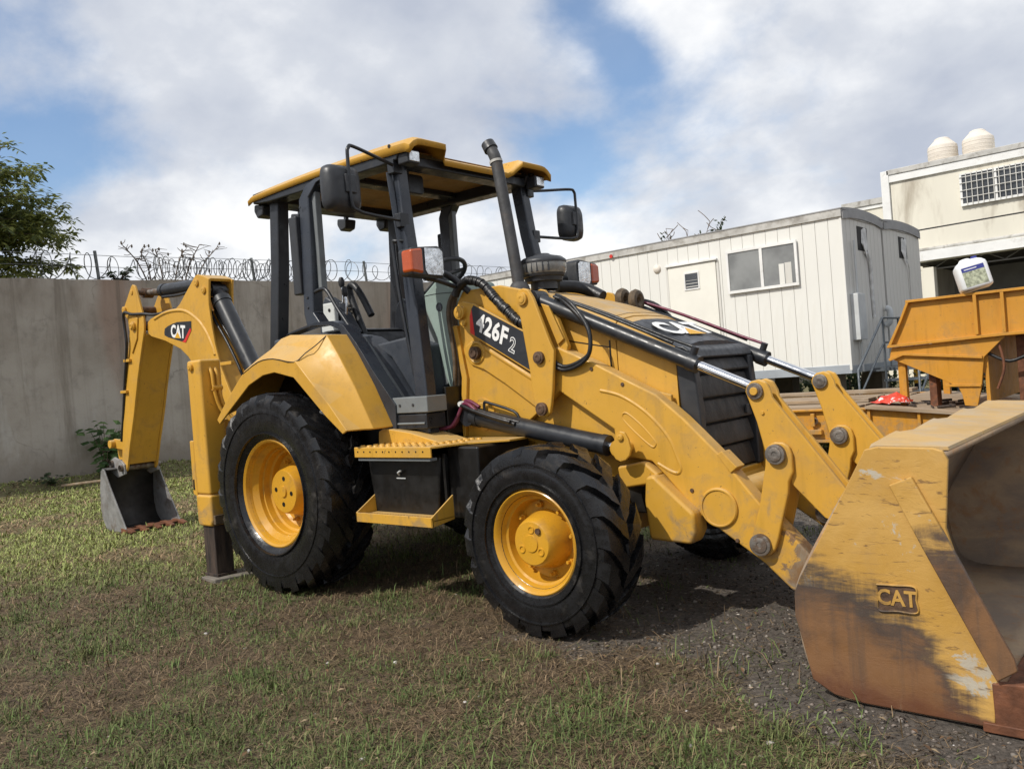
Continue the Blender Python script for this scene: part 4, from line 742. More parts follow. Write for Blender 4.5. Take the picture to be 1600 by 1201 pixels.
for i in range(NX):
    for j in range(NY): a = i * (NY + 1) + j; f.append((a, a + 1, a + NY + 2, a + NY + 1))
edge = [j for j in range(NY + 1)] + [i * (NY + 1) + NY for i in range(1, NX + 1)] + [NX * (NY + 1) + j for j in range(NY - 1, -1, -1)] + [i * (NY + 1) for i in range(NX - 1, 0, -1)]
k0 = len(v); v += [(v[e][0] * 0.998, v[e][1] * 0.997, v[e][2] - (0.034 if abs(v[e][1]) < 0.70 or v[e][0] < 0.85 else 0.05)) for e in edge]; ne = len(edge)
f += [(edge[i], edge[(i + 1) % ne], k0 + (i + 1) % ne, k0 + i) for i in range(ne)]
roof = mk('canopy_roof', v, f, 'yellow', BL, smooth=True, sharp=45, solid=0.008)
rf_ = MB()
for s in (-1, 1):
    rf_.prism([(-0.60, 2.83), (-0.60, 2.755), (-0.40, 2.735), (0.85, 2.715), (1.02, 2.72), (1.05, 2.78), (1.0, 2.82)], s * 0.695, s * 0.56)
rf_.box((-0.63, -0.56, 2.745), (-0.42, 0.56, 2.83)); rf_.build('roof_frame', 'black', roof, bevel=0.01)
box('roof_crossbeam', (0.90, -0.56, 2.70), (1.03, 0.56, 2.765), 'black', roof, 0.01); box('roof_crossbeam', (0.20, -0.56, 2.76), (0.32, 0.56, 2.83), 'black', roof, 0.01)
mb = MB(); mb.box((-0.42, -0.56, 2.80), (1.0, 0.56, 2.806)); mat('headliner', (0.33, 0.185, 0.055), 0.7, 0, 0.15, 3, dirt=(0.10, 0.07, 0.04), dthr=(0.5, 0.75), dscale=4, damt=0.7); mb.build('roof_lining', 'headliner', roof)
for (x, y) in ((1.02, -0.68), (0.98, -0.67)): pass
cyl('roof_bolt', (0.98, -0.706, 2.812), (0.98, -0.712, 2.812), 0.012, 'under_black', roof, n=10)
im = MB(); im.prism_x([(y_ * 0.8 - 0.42, z_) for y_, z_ in ((-0.19, 2.60), (-0.17, 2.585), (0.15, 2.585), (0.17, 2.60), (0.17, 2.70), (0.15, 2.715), (-0.17, 2.715), (-0.19, 2.70))], 0.80, 0.83); im.build('interior_mirror', 'plastic_black', BL, bevel=0.01); cyl('mirror_stem', (0.815, -0.42, 2.70), (0.86, -0.42, 2.80), 0.010, 'black', [k for k in bpy.data.objects if k.name.startswith('interior_mirror')][0])

# ---- cab inside
seat = MB(); seat.prism([(-0.12, 1.45), (0.42, 1.50), (0.45, 1.58), (0.40, 1.62), (-0.10, 1.56)], -0.25, 0.25); seat = seat.build('seat', 'plastic_black', BL, bevel=0.04, seg=3)
MB().prism([(-0.14, 1.50), (0.02, 1.52), (0.0, 1.72), (-0.06, 1.77), (-0.18, 1.75)], -0.23, 0.23).build('backrest', 'plastic_black', seat, bevel=0.04, seg=3)
MB().prism([(-0.10, 1.0), (0.35, 1.0), (0.30, 1.46), (-0.06, 1.46)], -0.20, 0.20).build('seat_base', 'under_black', seat, bevel=0.02)
for s in (-1, 1):
    cs = prism('side_console', [(-0.50, 1.30), (-0.48, 1.72), (-0.10, 1.73), (0.20, 1.70), (0.38, 1.665), (0.56, 1.56), (0.86, 1.16), (0.86, 1.04), (-0.50, 1.04)], s * 0.695, s * 0.36, 'dark_console', BL, 0.02)
    prism('console_trim', [(0.33, 1.70), (0.47, 1.66), (0.58, 1.54), (0.88, 1.17), (0.80, 1.16), (0.50, 1.56), (0.40, 1.64)], s * 0.705, s * 0.60, 'grey_plastic', cs, 0.008)
    prism('console_pad', [(0.44, 1.60), (0.80, 1.63), (0.98, 1.56), (1.02, 1.22), (0.92, 1.16), (0.86, 1.18), (0.62, 1.50)], s * 0.52, s * 0.38, 'dark_console', cs, 0.02)
    ct_ = prism('control_tower', [(-0.30, 1.65), (-0.24, 1.95), (-0.18, 2.02), (-0.05, 1.95), (0.12, 1.72)], s * 0.42, s * 0.32, 'dark_console', BL, 0.02)
    for k, (x, z) in enumerate(((-0.06, 1.98), (0.02, 1.90))):
        tube('lever', [(x - 0.02, s * (0.34 + 0.04 * k), z - 0.10), (x, s * (0.34 + 0.04 * k), z + 0.04), (x - 0.01, s * (0.34 + 0.04 * k), z + 0.10)], 0.010, 'chrome', ct_, 8, 3)
        MB().lathe([(0, 0.012), (0.02, 0.022), (0.05, 0.024), (0.075, 0.014), (0.08, 0.0001)], (x - 0.01, s * (0.34 + 0.04 * k), z + 0.09), 'z', 14).build('lever_knob', 'plastic_black', ct_, smooth=True)
ar = MB(); ar.tube([(0.07, -0.27, 1.70), (-0.04, -0.27, 1.95), (-0.07, -0.27, 2.06), (-0.02, -0.27, 2.085), (0.06, -0.27, 2.0), (0.16, -0.27, 1.84)], 0.026, 10, 4); ar.build('armrest', 'plastic_black', BL, smooth=True)
for k in range(7): cyl('lever_boot', (-0.035 + 0.004 * k, -0.33, 1.76 + 0.026 * k), (-0.035 + 0.004 * k, -0.33, 1.778 + 0.026 * k), 0.034 - 0.002 * k, 'hose', seat, n=14)
wp = box('switch_panel', (-0.185, -0.47, 1.74), (-0.015, -0.43, 1.955), 'white_plastic', BL, 0.012); pin('panel_hole', -0.07, 1.90, 0.013, -0.4705, -0.474, 'under_black', wp, False, 14)
box('panel_box', (-0.13, -0.49, 1.745), (0.0, -0.45, 1.79), 'white_plastic', wp, 0.006)
da = MB(); da.prism([(0.86, 1.885), (1.00, 1.975), (1.165, 1.955), (1.185, 1.90), (1.185, 1.26), (1.06, 1.26), (1.02, 1.35), (0.97, 1.60), (0.88, 1.80)], -0.42, -0.02); da = da.build('dashboard', 'mint_plastic', BL, bevel=0.018)
ridge('dash_seam', [(0.865, 1.885), (1.0, 1.888), (1.17, 1.878)], -0.4205, 0.003, 0.002, 'under_black', da, -1)
MB().lathe([(-0.421, 0.0001), (-0.421, 0.022), (-0.424, 0.024), (-0.424, 0.028), (-0.418, 0.030)], (1.02, 0, 1.80), 'y', 20).build('dash_plug', 'dark_console', da, smooth=True)
MB().prism([(0.80, 1.86), (0.98, 1.50), (1.05, 1.30), (1.0, 1.28), (0.90, 1.55), (0.78, 1.80)], -0.41, -0.36).build('dash_side', 'grey_plastic', da, bevel=0.01)
cyl('steering_column', (1.02, -0.20, 1.72), (0.84, -0.20, 2.02), 0.035, 'plastic_black', BL)
swm = MB(); cc = Vector((0.83, -0.20, 2.035)); ax_ = Vector((-0.51, 0, 0.86)); u_ = Vector((0, 1, 0)); w_ = ax_.cross(u_)
swm.tube([cc + u_ * (0.19 * math.cos(R(a))) + w_ * (0.19 * math.sin(R(a))) for a in range(0, 360, 20)], 0.016, 10, 2, True); swm = swm.build('steering_wheel', 'plastic_black', BL, smooth=True)
sp = MB()
for a in (90, 210, 330): sp.cyl(cc, cc + u_ * (0.185 * math.cos(R(a))) + w_ * (0.185 * math.sin(R(a))), 0.013, n=8)
sp.cyl(cc - ax_ * 0.02, cc + ax_ * 0.02, 0.045, n=16); sp.build('spokes', 'plastic_black', swm, smooth=True)
tube('cab_hose', [(1.12, -0.60, 1.02), (1.20, -0.56, 1.03), (1.24, -0.53, 1.10), (1.27, -0.52, 1.17), (1.33, -0.53, 1.18), (1.42, -0.54, 1.14)], 0.012, 'maroon', BL, 8, 4); tube('cab_hose', [(1.12, -0.63, 1.02), (1.21, -0.59, 1.03), (1.255, -0.56, 1.10), (1.285, -0.55, 1.155), (1.34, -0.56, 1.165), (1.42, -0.57, 1.12)], 0.012, 'maroon', BL, 8, 4)
pin('hose_clip', 1.275, 1.166, 0.017, -0.51, -0.565, 'white_plastic', BL, False, 12)

# ---- stabilisers
for s in (-1, 1):
    stz = MB(); stz.box((-0.975, s * 1.13, 0.62), (-0.785, s * 0.955, 1.615)); stz.prism([(-0.985, 0.62), (-0.985, 0.42), (-0.965, 0.385), (-0.80, 0.385), (-0.775, 0.42), (-0.775, 0.62)], s * 1.135, s * 0.95)
    stz = stz.build('stabilizer', 'yellow', BL, bevel=0.022, seg=3)
    prism('slot_plate', [(-1.035, 0.62), (-0.975, 0.60), (-0.975, 1.02), (-1.03, 1.02)], s * 1.125, s * 1.075, 'yellow', stz, 0.008)
    prism('slot', [(-1.022, 0.655), (-1.0, 0.65), (-1.0, 0.73), (-1.020, 0.73)], s * 1.1255, s * 1.127, 'under_black', stz, 0)
    pin('top_pin', -0.90, 1.565, 0.028, s * 1.13, s * 1.155, 'yellow', stz)
    box('wear_pad', (-0.787, s * 1.12, 0.40), (-0.757, s * 0.96, 0.47), 'hose_brown', stz, 0.006)
    lg = box('inner_leg', (-0.955, s * 1.112, 0.03), (-0.80, s * 0.972, 0.60), 'wood_dark', stz, 0.006); box('foot', (-0.97, s * 1.12, 0.012), (-0.785, s * 0.965, 0.035), 'wood_dark', stz, 0.004)
    for k in range(2): tube('oil_line', [(-0.79, s * (1.05 - 0.04 * k), 1.55), (-0.76, s * (1.05 - 0.04 * k), 1.50), (-0.755, s * (1.04 - 0.04 * k), 1.36), (-0.74, s * (1.0 - 0.04 * k), 1.22), (-0.64, s * (0.92 - 0.04 * k), 1.08)], 0.013, 'yellow', stz, 8, 4)
    pin('line_union', -0.757, 1.40, 0.02, s * 1.06, s * 0.98, 'yellow', stz, False, 10)
bf = MB(); bf.box((-1.05, -0.955, 0.50), (-0.93, 0.955, 0.66)); bf.box((-1.05, -0.955, 1.02), (-0.93, 0.955, 1.16)); bf.box((-1.04, -0.60, 0.60), (-0.96, 0.60, 1.10)); bf.box((-0.96, -0.36, 0.55), (-0.60, 0.36, 1.0)); bf.build('rear_frame', 'yellow', BL, bevel=0.008)
bx2 = MB(); bx2.box((-0.74, -0.92, 0.60), (-0.50, -0.60, 1.10)); bx2.build('rear_panel', 'under_black', BL, bevel=0.01)

# ---- backhoe: swing frame, boom, stick, bucket
YC = -0.10
sw = MB(); sw.prism([(-1.05, 0.52), (-1.05, 1.10), (-1.22, 1.12), (-1.45, 0.98), (-1.52, 0.78), (-1.42, 0.58), (-1.25, 0.50)], YC - 0.20, YC + 0.20); sw.build('swing_frame', 'yellow', BL, bevel=0.015)
BOOM = [(-3.366, 2.155), (-3.30, 2.18), (-3.227, 2.194), (-3.0, 2.215), (-2.792, 2.216), (-2.70, 2.255), (-2.565, 2.349), (-2.375, 2.480), (-2.335, 2.490), (-2.25, 2.470), (-2.133, 2.424), (-2.155, 2.30), (-2.169, 2.194), (-2.150, 2.0), (-2.119, 1.825), (-2.06, 1.63), (-1.94, 1.40), (-1.70, 1.05), (-1.42, 0.86), (-1.34, 0.74), (-1.40, 0.64), (-1.60, 0.66), (-1.95, 0.98), (-2.35, 1.45), (-2.615, 1.741), (-2.753, 1.828), (-3.035, 1.929), (-3.317, 1.999), (-3.375, 2.03), (-3.392, 2.10)]
bo = MB(); bo.prism(BOOM, YC - 0.13, YC - 0.105); bo.prism(BOOM, YC + 0.105, YC + 0.13); bo = bo.build('boom', 'yellow', BL, bevel=0.008)
BW = [(-3.35, 2.13), (-3.20, 2.175), (-2.80, 2.195), (-2.62, 2.20), (-2.40, 2.16), (-2.24, 1.95), (-2.16, 1.80), (-2.08, 1.60), (-1.96, 1.38), (-1.72, 1.02), (-1.45, 0.84), (-1.40, 0.68), (-1.60, 0.69), (-1.95, 1.01), (-2.35, 1.48), (-2.63, 1.765), (-2.76, 1.85), (-3.04, 1.95), (-3.33, 2.02)]
prism('boom_web', BW, YC - 0.104, YC + 0.104, 'yellow', bo, 0.004)
RID = [(-3.22, 2.165), (-3.06, 2.195), (-2.898, 2.207), (-2.72, 2.198), (-2.60, 2.175), (-2.48, 2.125), (-2.351, 2.045), (-2.242, 1.933), (-2.16, 1.80), (-2.13, 1.725)]
ridge('weld_ridge', RID, YC - 0.13, 0.018, 0.012, 'yellow', bo, -1)
for x, z in ((-2.344, 2.414), (-2.226, 2.331)): pin('boom_pin', x, z, 0.034, YC - 0.13, YC - 0.15, 'yellow', bo); 
for x, z in ((-2.226, 2.331), (-2.344, 2.414)): cyl('pin_shaft', (x, YC - 0.11, z), (x, YC + 0.11, z), 0.03, 'steel', bo)
prism('nose_bridge', [(-2.33, 2.488), (-2.25, 2.470), (-2.15, 2.432), (-2.16, 2.405), (-2.25, 2.445), (-2.33, 2.462)], YC - 0.105, YC + 0.105, 'yellow', bo, 0.005)
DB = [(-3.022, 2.050), (-2.96, 2.068), (-2.86, 2.083), (-2.769, 2.090), (-2.502, 2.072), (-2.513, 1.984), (-2.634, 1.879), (-2.966, 1.960), (-3.035, 1.985), (-3.038, 2.01)]
prism('boom_decal', DB, YC - 0.1305, YC - 0.1325, 'decal_black', bo, 0); prism('boom_decal_stripe', [(-2.513, 1.984), (-2.634, 1.879), (-2.70, 1.895), (-2.66, 1.905), (-2.53, 2.01)], YC - 0.1326, YC - 0.134, 'decal_red', bo, 0)
M4 = frame((-2.765, YC - 0.1345, 1.992), (1, 0, -0.13), (0.06, 0, 1)); text('boom_letters', 'CAT', M4, 'decal_white', bo, 0.165, 0.0008, 0.006, 0, 0.84)
q = [M4 @ Vector(p) for p in ((-0.062, -0.058, 0.0016), (0.052, -0.058, 0.0016), (-0.002, 0.002, 0.0016))]; mk('boom_triangle', q, [(0, 1, 2)], 'decal_yellow', bo)
a = Vector((-2.226, YC, 2.331)); b = Vector((-1.20, YC, 0.80)); dd = (b - a).normalized(); L_ = (b - a).length
bc = MB(); bc.cyl(a + dd * 0.14, a + dd * (L_ - 0.45), 0.078, n=28); bc.cyl(a + dd * 0.10, a + dd * 0.16, 0.085, n=28); bc.cyl(a, a + dd * 0.14, 0.055, 0.075); bc.cyl(a + Vector((0, -0.07, 0)), a + Vector((0, 0.07, 0)), 0.06); bc = bc.build('boom_cylinder', 'black', BL, smooth=True, sharp=35); cyl('rod', a + dd * (L_ - 0.46), b, 0.035, 'chrome', bc)
for k in range(4):
    o4 = Vector((-0.10 - 0.010 * k, 0.075 - 0.045 * k, 0))
    tube('hose', [a + o4 + Vector((0.04, 0, -0.06)), a + dd * 0.25 + o4 + Vector((-0.02, 0, -0.03)), a + dd * 0.6 + o4, a + dd * 0.95 + o4, a + dd * 1.4 + o4 + Vector((-0.04, 0, -0.05))], 0.013, 'hose', bc, 8, 4)
box('hose_clamp', (-2.0, YC - 0.17, 1.615), (-1.80, YC - 0.14, 1.645), 'yellow', bo, 0.004)
# dipper cylinder
a = Vector((-2.344, YC, 2.414)); b = Vector((-3.59, YC, 2.477)); dd = (b - a).normalized()
dc = MB(); dc.cyl(a + dd * 0.05, a + dd * 0.90, 0.062, n=24); dc.cyl(a + dd * 0.85, a + dd * 0.91, 0.068, n=24); dc.cyl(a + Vector((0, -0.06, 0)), a + Vector((0, 0.06, 0)), 0.055); dc = dc.build('dipper_cylinder', 'black', BL, smooth=True, sharp=35); cyl('rod', a + dd * 0.90, b, 0.032, 'steel', dc); cyl('rod_eye', b + Vector((0, -0.05, 0)), b + Vector((0, 0.05, 0)), 0.052, 'pin_brown', dc)
tube('oil_line', [a + dd * 0.20 + Vector((0, -0.05, -0.055)), a + dd * 0.5 + Vector((0, -0.05, -0.075)), a + dd * 0.85 + Vector((0, -0.04, -0.07))], 0.016, 'hose', dc, 8, 4)
STK = [(-3.590, 2.535), (-3.557, 2.556), (-3.51, 2.540), (-3.486, 2.50), (-3.375, 2.20), (-3.372, 2.12), (-3.385, 2.06), (-3.49, 1.844), (-3.603, 1.603), (-3.763, 1.211), (-3.90, 0.92), (-4.005, 0.665), (-4.04, 0.625), (-4.10, 0.64), (-4.130, 0.69), (-4.105, 0.80), (-4.068, 0.963), (-3.975, 1.285), (-3.80, 1.80), (-3.70, 2.08), (-3.715, 2.20), (-3.795, 2.285), (-3.80, 2.335), (-3.76, 2.365)]
sk = MB(); sk.prism(STK, YC - 0.17, YC - 0.145); sk.prism(STK, YC + 0.145, YC + 0.17); sk = sk.build('stick', 'yellow', BL, bevel=0.008)
prism('stick_web', [(-3.40, 2.03), (-3.50, 1.84), (-3.612, 1.603), (-3.772, 1.211), (-3.91, 0.92), (-4.0, 0.70), (-4.09, 0.70), (-4.095, 0.80), (-4.05, 0.963), (-3.96, 1.285), (-3.785, 1.80), (-3.70, 2.03), (-3.68, 2.10)], YC - 0.144, YC + 0.144, 'yellow', sk, 0.004)
prism('ear_plate', [(-3.66, 2.15), (-3.655, 1.85), (-3.52, 2.0), (-3.47, 2.20), (-3.56, 2.25)], YC - 0.1705, YC - 0.185, 'yellow', sk, 0.006)
pin('stick_pin', -3.555, 2.129, 0.045, YC - 0.17, YC - 0.225, 'yellow', sk); pin('stick_pin', -3.575, 2.477, 0.026, YC - 0.17, YC - 0.18, 'yellow', sk); pin('stick_pin', -3.755, 2.316, 0.036, YC - 0.17, YC - 0.195, 'yellow', sk)
for x, z, r_ in ((-3.575, 2.477, 0.028), (-3.755, 2.316, 0.04), (-3.53, 2.129, 0.05)): cyl('pin_shaft', (x, YC - 0.15, z), (x, YC + 0.15, z), r_, 'pin_brown', sk)
tube('hose', [(-2.95, YC - 0.06, 2.235), (-3.20, YC - 0.12, 2.21), (-3.38, YC - 0.17, 2.235), (-3.55, YC - 0.20, 2.25), (-3.70, YC - 0.21, 2.28), (-3.735, YC - 0.20, 2.16), (-3.72, YC - 0.20, 1.98), (-3.78, YC - 0.19, 1.80), (-3.88, YC - 0.18, 1.55), (-4.0, YC - 0.17, 1.20), (-4.13, YC - 0.15, 0.95)], 0.015, 'hose', sk, 8, 5)
tube('hose', [(-3.80, YC - 0.10, 2.20), (-3.80, YC - 0.12, 2.0), (-3.86, YC - 0.12, 1.75), (-3.98, YC - 0.12, 1.40), (-4.10, YC - 0.12, 1.10), (-4.18, YC - 0.10, 0.96)], 0.018, 'hose', sk, 8, 5)
for x, z in ((-3.80, 1.79), (-3.93, 1.47)): box('hose_clip', (x - 0.03, YC - 0.20, z - 0.015), (x + 0.10, YC - 0.165, z + 0.015), 'yellow', sk, 0.004)
bcy = MB(); bcy.cyl((-3.755, YC, 2.316), (-4.02, YC, 1.50), 0.055); bcy.build('bucket_cylinder', 'black', BL, smooth=True); cyl('rod', (-4.02, YC, 1.50), (-4.34, YC, 0.92), 0.03, 'chrome', [k for k in bpy.data.objects if k.name.startswith('bucket_cylinder')][0])
lk = MB()
for y in (YC - 0.14, YC + 0.11): lk.prism([(-4.06, 0.95), (-4.03, 0.90), (-4.06, 0.85), (-4.34, 0.87), (-4.40, 0.90), (-4.40, 0.95), (-4.34, 0.975)], y, y + 0.03)
lk.cyl((-4.345, YC - 0.19, 0.92), (-4.345, YC + 0.19, 0.92), 0.045); lk = lk.build('bucket_link', 'yellow', BL, bevel=0.006)
prism('curved_link', [(-4.40, 0.965), (-4.30, 0.965), (-4.295, 0.90), (-4.30, 0.78), (-4.255, 0.68), (-4.30, 0.64), (-4.36, 0.68), (-4.39, 0.80)], YC - 0.09, YC + 0.09, 'yellow', lk, 0.01)
BS = [(-4.315, 0.665), (-4.277, 0.655), (-4.173, 0.481), (-3.862, 0.035), (-3.875, 0.010), (-4.25, 0.000), (-4.33, 0.03), (-4.40, 0.12), (-4.430, 0.24), (-4.41, 0.45), (-4.36, 0.64)]
P3 = [(p.x, p.z) for p in catmull([(x, 0, z) for x, z in [(-4.20, 0.655), (-4.32, 0.665), (-4.365, 0.63), (-4.41, 0.45), (-4.428, 0.24), (-4.40, 0.12), (-4.33, 0.035), (-4.25, 0.006), (-3.865, 0.018)]], 4)]
n = len(P3); v = [(x, y, z) for y in (YC - 0.29, YC + 0.30) for x, z in P3]
bb = mk('backhoe_bucket', v, [(i, i + 1, n + i + 1, n + i) for i in range(n - 1)], 'bucket_inside', BL, smooth=True, sharp=60, solid=0.016)
for y in (YC - 0.30, YC + 0.285): prism('side_plate', BS, y, y + 0.016, 'old_bucket', bb, 0.004)
for k in range(5):
    y = YC - 0.27 + 0.14 * k; mk('tooth', [(-3.98, y - 0.032, 0.05), (-3.98, y + 0.032, 0.05), (-3.98, y + 0.032, -0.01), (-3.98, y - 0.032, -0.01), (-3.86, y - 0.030, 0.046), (-3.86, y + 0.030, 0.046), (-3.86, y + 0.030, 0.0), (-3.86, y - 0.030, 0.0), (-3.745, y - 0.022, 0.022), (-3.745, y + 0.022, 0.022), (-3.745, y + 0.022, 0.006), (-3.745, y - 0.022, 0.006)],
        [(0, 3, 2, 1), (0, 1, 5, 4), (1, 2, 6, 5), (2, 3, 7, 6), (3, 0, 4, 7), (4, 5, 9, 8), (5, 6, 10, 9), (6, 7, 11, 10), (7, 4, 8, 11), (8, 9, 10, 11)], 'rust', bb, bevel=0.004)
box('lip_plate', (-4.02, YC - 0.29, 0.022), (-3.86, YC + 0.29, 0.034), 'rust', bb, 0.003)
for y in (YC - 0.19, YC + 0.16): prism('bucket_ear', [(-4.03, 0.60), (-4.03, 0.70), (-4.10, 0.74), (-4.26, 0.78), (-4.34, 0.75), (-4.36, 0.62), (-4.20, 0.56)], y, y + 0.025, 'old_bucket', bb, 0.006)
pin('ear_pin', -4.08, 0.665, 0.035, YC - 0.22, YC + 0.22, 'steel', bb, False); pin('ear_pin', -4.30, 0.71, 0.035, YC - 0.22, YC + 0.22, 'steel', bb, False)
# ------------------------------------------------------------------ ground
def vnoise(x, y, seed=0):
    """smooth value noise on arrays"""
    xi = np.floor(x).astype(np.int64); yi = np.floor(y).astype(np.int64); fx = x - xi; fy = y - yi
    fx = fx * fx * (3 - 2 * fx); fy = fy * fy * (3 - 2 * fy)
    def h(a, b):
        n = (a * 374761393 + b * 668265263 + seed * 974711) & 0x7fffffff; n = ((n ^ (n >> 13)) * 1274126177) & 0x7fffffff; return ((n ^ (n >> 16)) & 0xffff) / 65535.0
    return (h(xi, yi) * (1 - fx) + h(xi + 1, yi) * fx) * (1 - fy) + (h(xi, yi + 1) * (1 - fx) + h(xi + 1, yi + 1) * fx) * fy
def fbm(x, y, seed=0, oct=4):
    s = 0; a = 0.5
    for o in range(oct): s = s + a * vnoise(x, y, seed + o * 17); x = x * 2.03; y = y * 2.03; a *= 0.5
    return s / 0.9375
def ground_h(x, y):
    x = np.asarray(x, float); y = np.asarray(y, float)
    near = np.clip(1.2 - np.hypot(x, y) / 30, 0, 1)
    h = (fbm(x * 0.9, y * 0.9, 3) - 0.5) * 0.05 * near + (fbm(x * 4, y * 4, 9, 3) - 0.5) * 0.022 * near
    h = h + 0.20 * np.exp(-((x + 10.25) / 0.55) ** 2) * (0.5 + fbm(x * 1.3, y * 1.3, 21)) * (y > -30) * (y < 30)
    return h - 0.012
def gravel_mask(x, y):
    """1 on the gravelly ground by the bucket and under the loader arms"""
    d = (y + 1.30) * 0.9 + (x - 3.0) * 0.25
    d = np.minimum(d, (x - 2.2) * 0.9 + 0.4)
    d = d + (fbm(x * 1.7, y * 1.7, 31) - 0.5) * 1.5 + (fbm(x * 6, y * 6, 35, 3) - 0.5) * 0.5
    return np.clip(d * 2.2 + 0.35, 0, 1)
def lit_far_mask(x, y):
    return np.clip((-0.605 * (x + 2.04) + 0.796 * (y + 2.15) + (fbm(x * .8, y * .8, 77) - .5) * 2.4) * 0.7 + 0.25, 0, 1) * (x < 1.5)  # greener turf beyond this line, its stronger light painted in as paler colour
gx = np.concatenate([-12 - np.geomspace(0.3, 380, 22)[::-1], np.arange(-12, 7.01, 0.10), 7 + np.geomspace(0.3, 380, 22)])
gy = np.concatenate([-7 - np.geomspace(0.3, 380, 22)[::-1], np.arange(-7, 13.01, 0.10), 13 + np.geomspace(0.3, 380, 22)])
X, Yg = np.meshgrid(gx, gy, indexing='ij'); Zg = ground_h(X, Yg); nx_, ny_ = X.shape
me = bpy.data.meshes.new('ground'); co = np.stack([X, Yg, Zg], -1).reshape(-1, 3)
I, J = np.meshgrid(np.arange(nx_ - 1), np.arange(ny_ - 1), indexing='ij'); a = (I * ny_ + J).ravel(); quads = np.stack([a, a + ny_, a + ny_ + 1, a + 1], -1)
def fast_mesh(me, co, polys):
    me.vertices.add(len(co)); me.vertices.foreach_set('co', np.asarray(co, np.float32).ravel())
    k = polys.shape[1]; me.loops.add(polys.size); me.loops.foreach_set('vertex_index', polys.astype(np.int32).ravel())
    me.polygons.add(len(polys)); me.polygons.foreach_set('loop_start', np.arange(0, polys.size, k, dtype=np.int32)); me.polygons.foreach_set('loop_total', np.full(len(polys), k, np.int32))
    me.update(calc_edges=True); me.validate()
fast_mesh(me, co, quads); me.polygons.foreach_set('use_smooth', np.ones(len(quads), bool))
at = me.attributes.new('lit_far', 'FLOAT', 'POINT'); at.data.foreach_set('value', lit_far_mask(co[:, 0], co[:, 1]).astype(np.float32))
at = me.attributes.new('gravel', 'FLOAT', 'POINT'); at.data.foreach_set('value', gravel_mask(co[:, 0], co[:, 1]).astype(np.float32))
def ground_mat():
    m, nt, b = _nodes('ground'); v = ncoord(nt)
    at = nt.nodes.new('ShaderNodeAttribute'); at.attribute_name = 'gravel'
    n1 = nnoise(nt, v, 1.1, 7, 0.6); n2 = nnoise(nt, v, 38, 8, 0.72); n3 = nnoise(nt, v, 9, 7, 0.65)
    c = nmix(nt, nmap(nt, n1, 0.35, 0.65), (0.120, 0.080, 0.050), (0.160, 0.118, 0.070))
    c = nmix(nt, nmap(nt, n3, 0.48, 0.62), c, (0.090, 0.056, 0.036))
    fb = nnoise(nt, ncoord(nt, (1, 0.25, 1)), 110, 5, 0.75, 1.2); fb2 = nnoise(nt, ncoord(nt, (0.25, 1, 1)), 120, 5, 0.75, 1.2)
    c = nmix(nt, nmap(nt, fb, 0.52, 0.66, 0, 0.8), c, (0.23, 0.165, 0.10)); c = nmix(nt, nmap(nt, fb2, 0.54, 0.68, 0, 0.7), c, (0.19, 0.14, 0.085))
    c = nmix(nt, nmap(nt, n2, 0.52, 0.40, 0, 0.85), c, (0.035, 0.024, 0.016))
    g = nmix(nt, nmap(nt, n2, 0.36, 0.66), (0.046, 0.039, 0.032), (0.125, 0.106, 0.087))
    vo = nt.nodes.new('ShaderNodeTexVoronoi'); vo.inputs['Scale'].default_value = 55; nt.links.new(v, vo.inputs['Vector'])
    g = nmix(nt, nmap(nt, vo.outputs['Distance'], 0.05, 0.55), (0.095, 0.08, 0.066), g)
    fa = nt.nodes.new('ShaderNodeAttribute'); fa.attribute_name = 'lit_far'
    c = nmix(nt, nmath(nt, 'MULTIPLY', fa.outputs['Fac'], 0.7), c, nmix(nt, nmap(nt, n3, 0.4, 0.62), (0.13, 0.14, 0.05), (0.20, 0.17, 0.085)))  # soil tinted paler where the stronger light is painted in
    c = nmix(nt, at.outputs['Fac'], c, g)
    nt.links.new(c, b.inputs['Base Color']); b.inputs['Roughness'].default_value = 0.95
    nbump(nt, b, n2, 0.6, 0.03); MATS['ground'] = m
ground_mat(); me.materials.append(MATS['ground']); ground = bpy.data.objects.new('ground', me); C.objects.link(ground); struct(ground)

# ------------------------------------------------------------------ perimeter wall and razor wire
def wtop(y): return 3.585 + 0.0288 * y + 0.010 * math.sin(y * 1.7) + 0.006 * math.sin(y * 5.3 + 1)
wl = thing('perimeter_wall', 'tall stained grey concrete boundary wall behind the machine', 'wall', (-10.6, 8, 0))
v = []; ys = np.linspace(-14, 46, 241)
for y in ys: v += [(-10.5, y, -0.3), (-10.5, y, wtop(y)), (-10.75, y, wtop(y)), (-10.75, y, -0.3)]
f = [(i * 4 + j, i * 4 + (j + 1) % 4, i * 4 + 4 + (j + 1) % 4, i * 4 + 4 + j) for i in range(240) for j in range(4)] + [(0, 1, 2, 3), (960, 963, 962, 961)]
mk('wall_face', v, f, 'wall_render', wl)
rw = thing('razor_wire_fence', 'coiled razor wire on short posts along the top of the concrete wall', 'razor wire', (-10.6, 8, 3.7))
t = np.linspace(0, 2 * math.pi * 70, 70 * 16); y_ = 1.2 + 0.29 * t / (2 * math.pi) + 0.16 * np.sin(t * 0.071) + 0.07 * np.sin(t * 0.29 + 1)
rr = 0.225 + 0.035 * np.sin(t * 0.137) + 0.025 * np.sin(t * 0.43) + 0.015 * np.sin(t * 0.91)
MB().tube([(-10.62 + r * math.cos(a), y + 0.10 * math.sin(a * 0.5), wtop(y) + 0.245 + r * math.sin(a)) for a, y, r in zip(t, y_, rr)], 0.0085, 4, 0).build('wire_coil', 'wire', rw)
t = np.linspace(0, 2 * math.pi * 30, 30 * 16); y_ = 3.6 + 0.11 * t / (2 * math.pi)
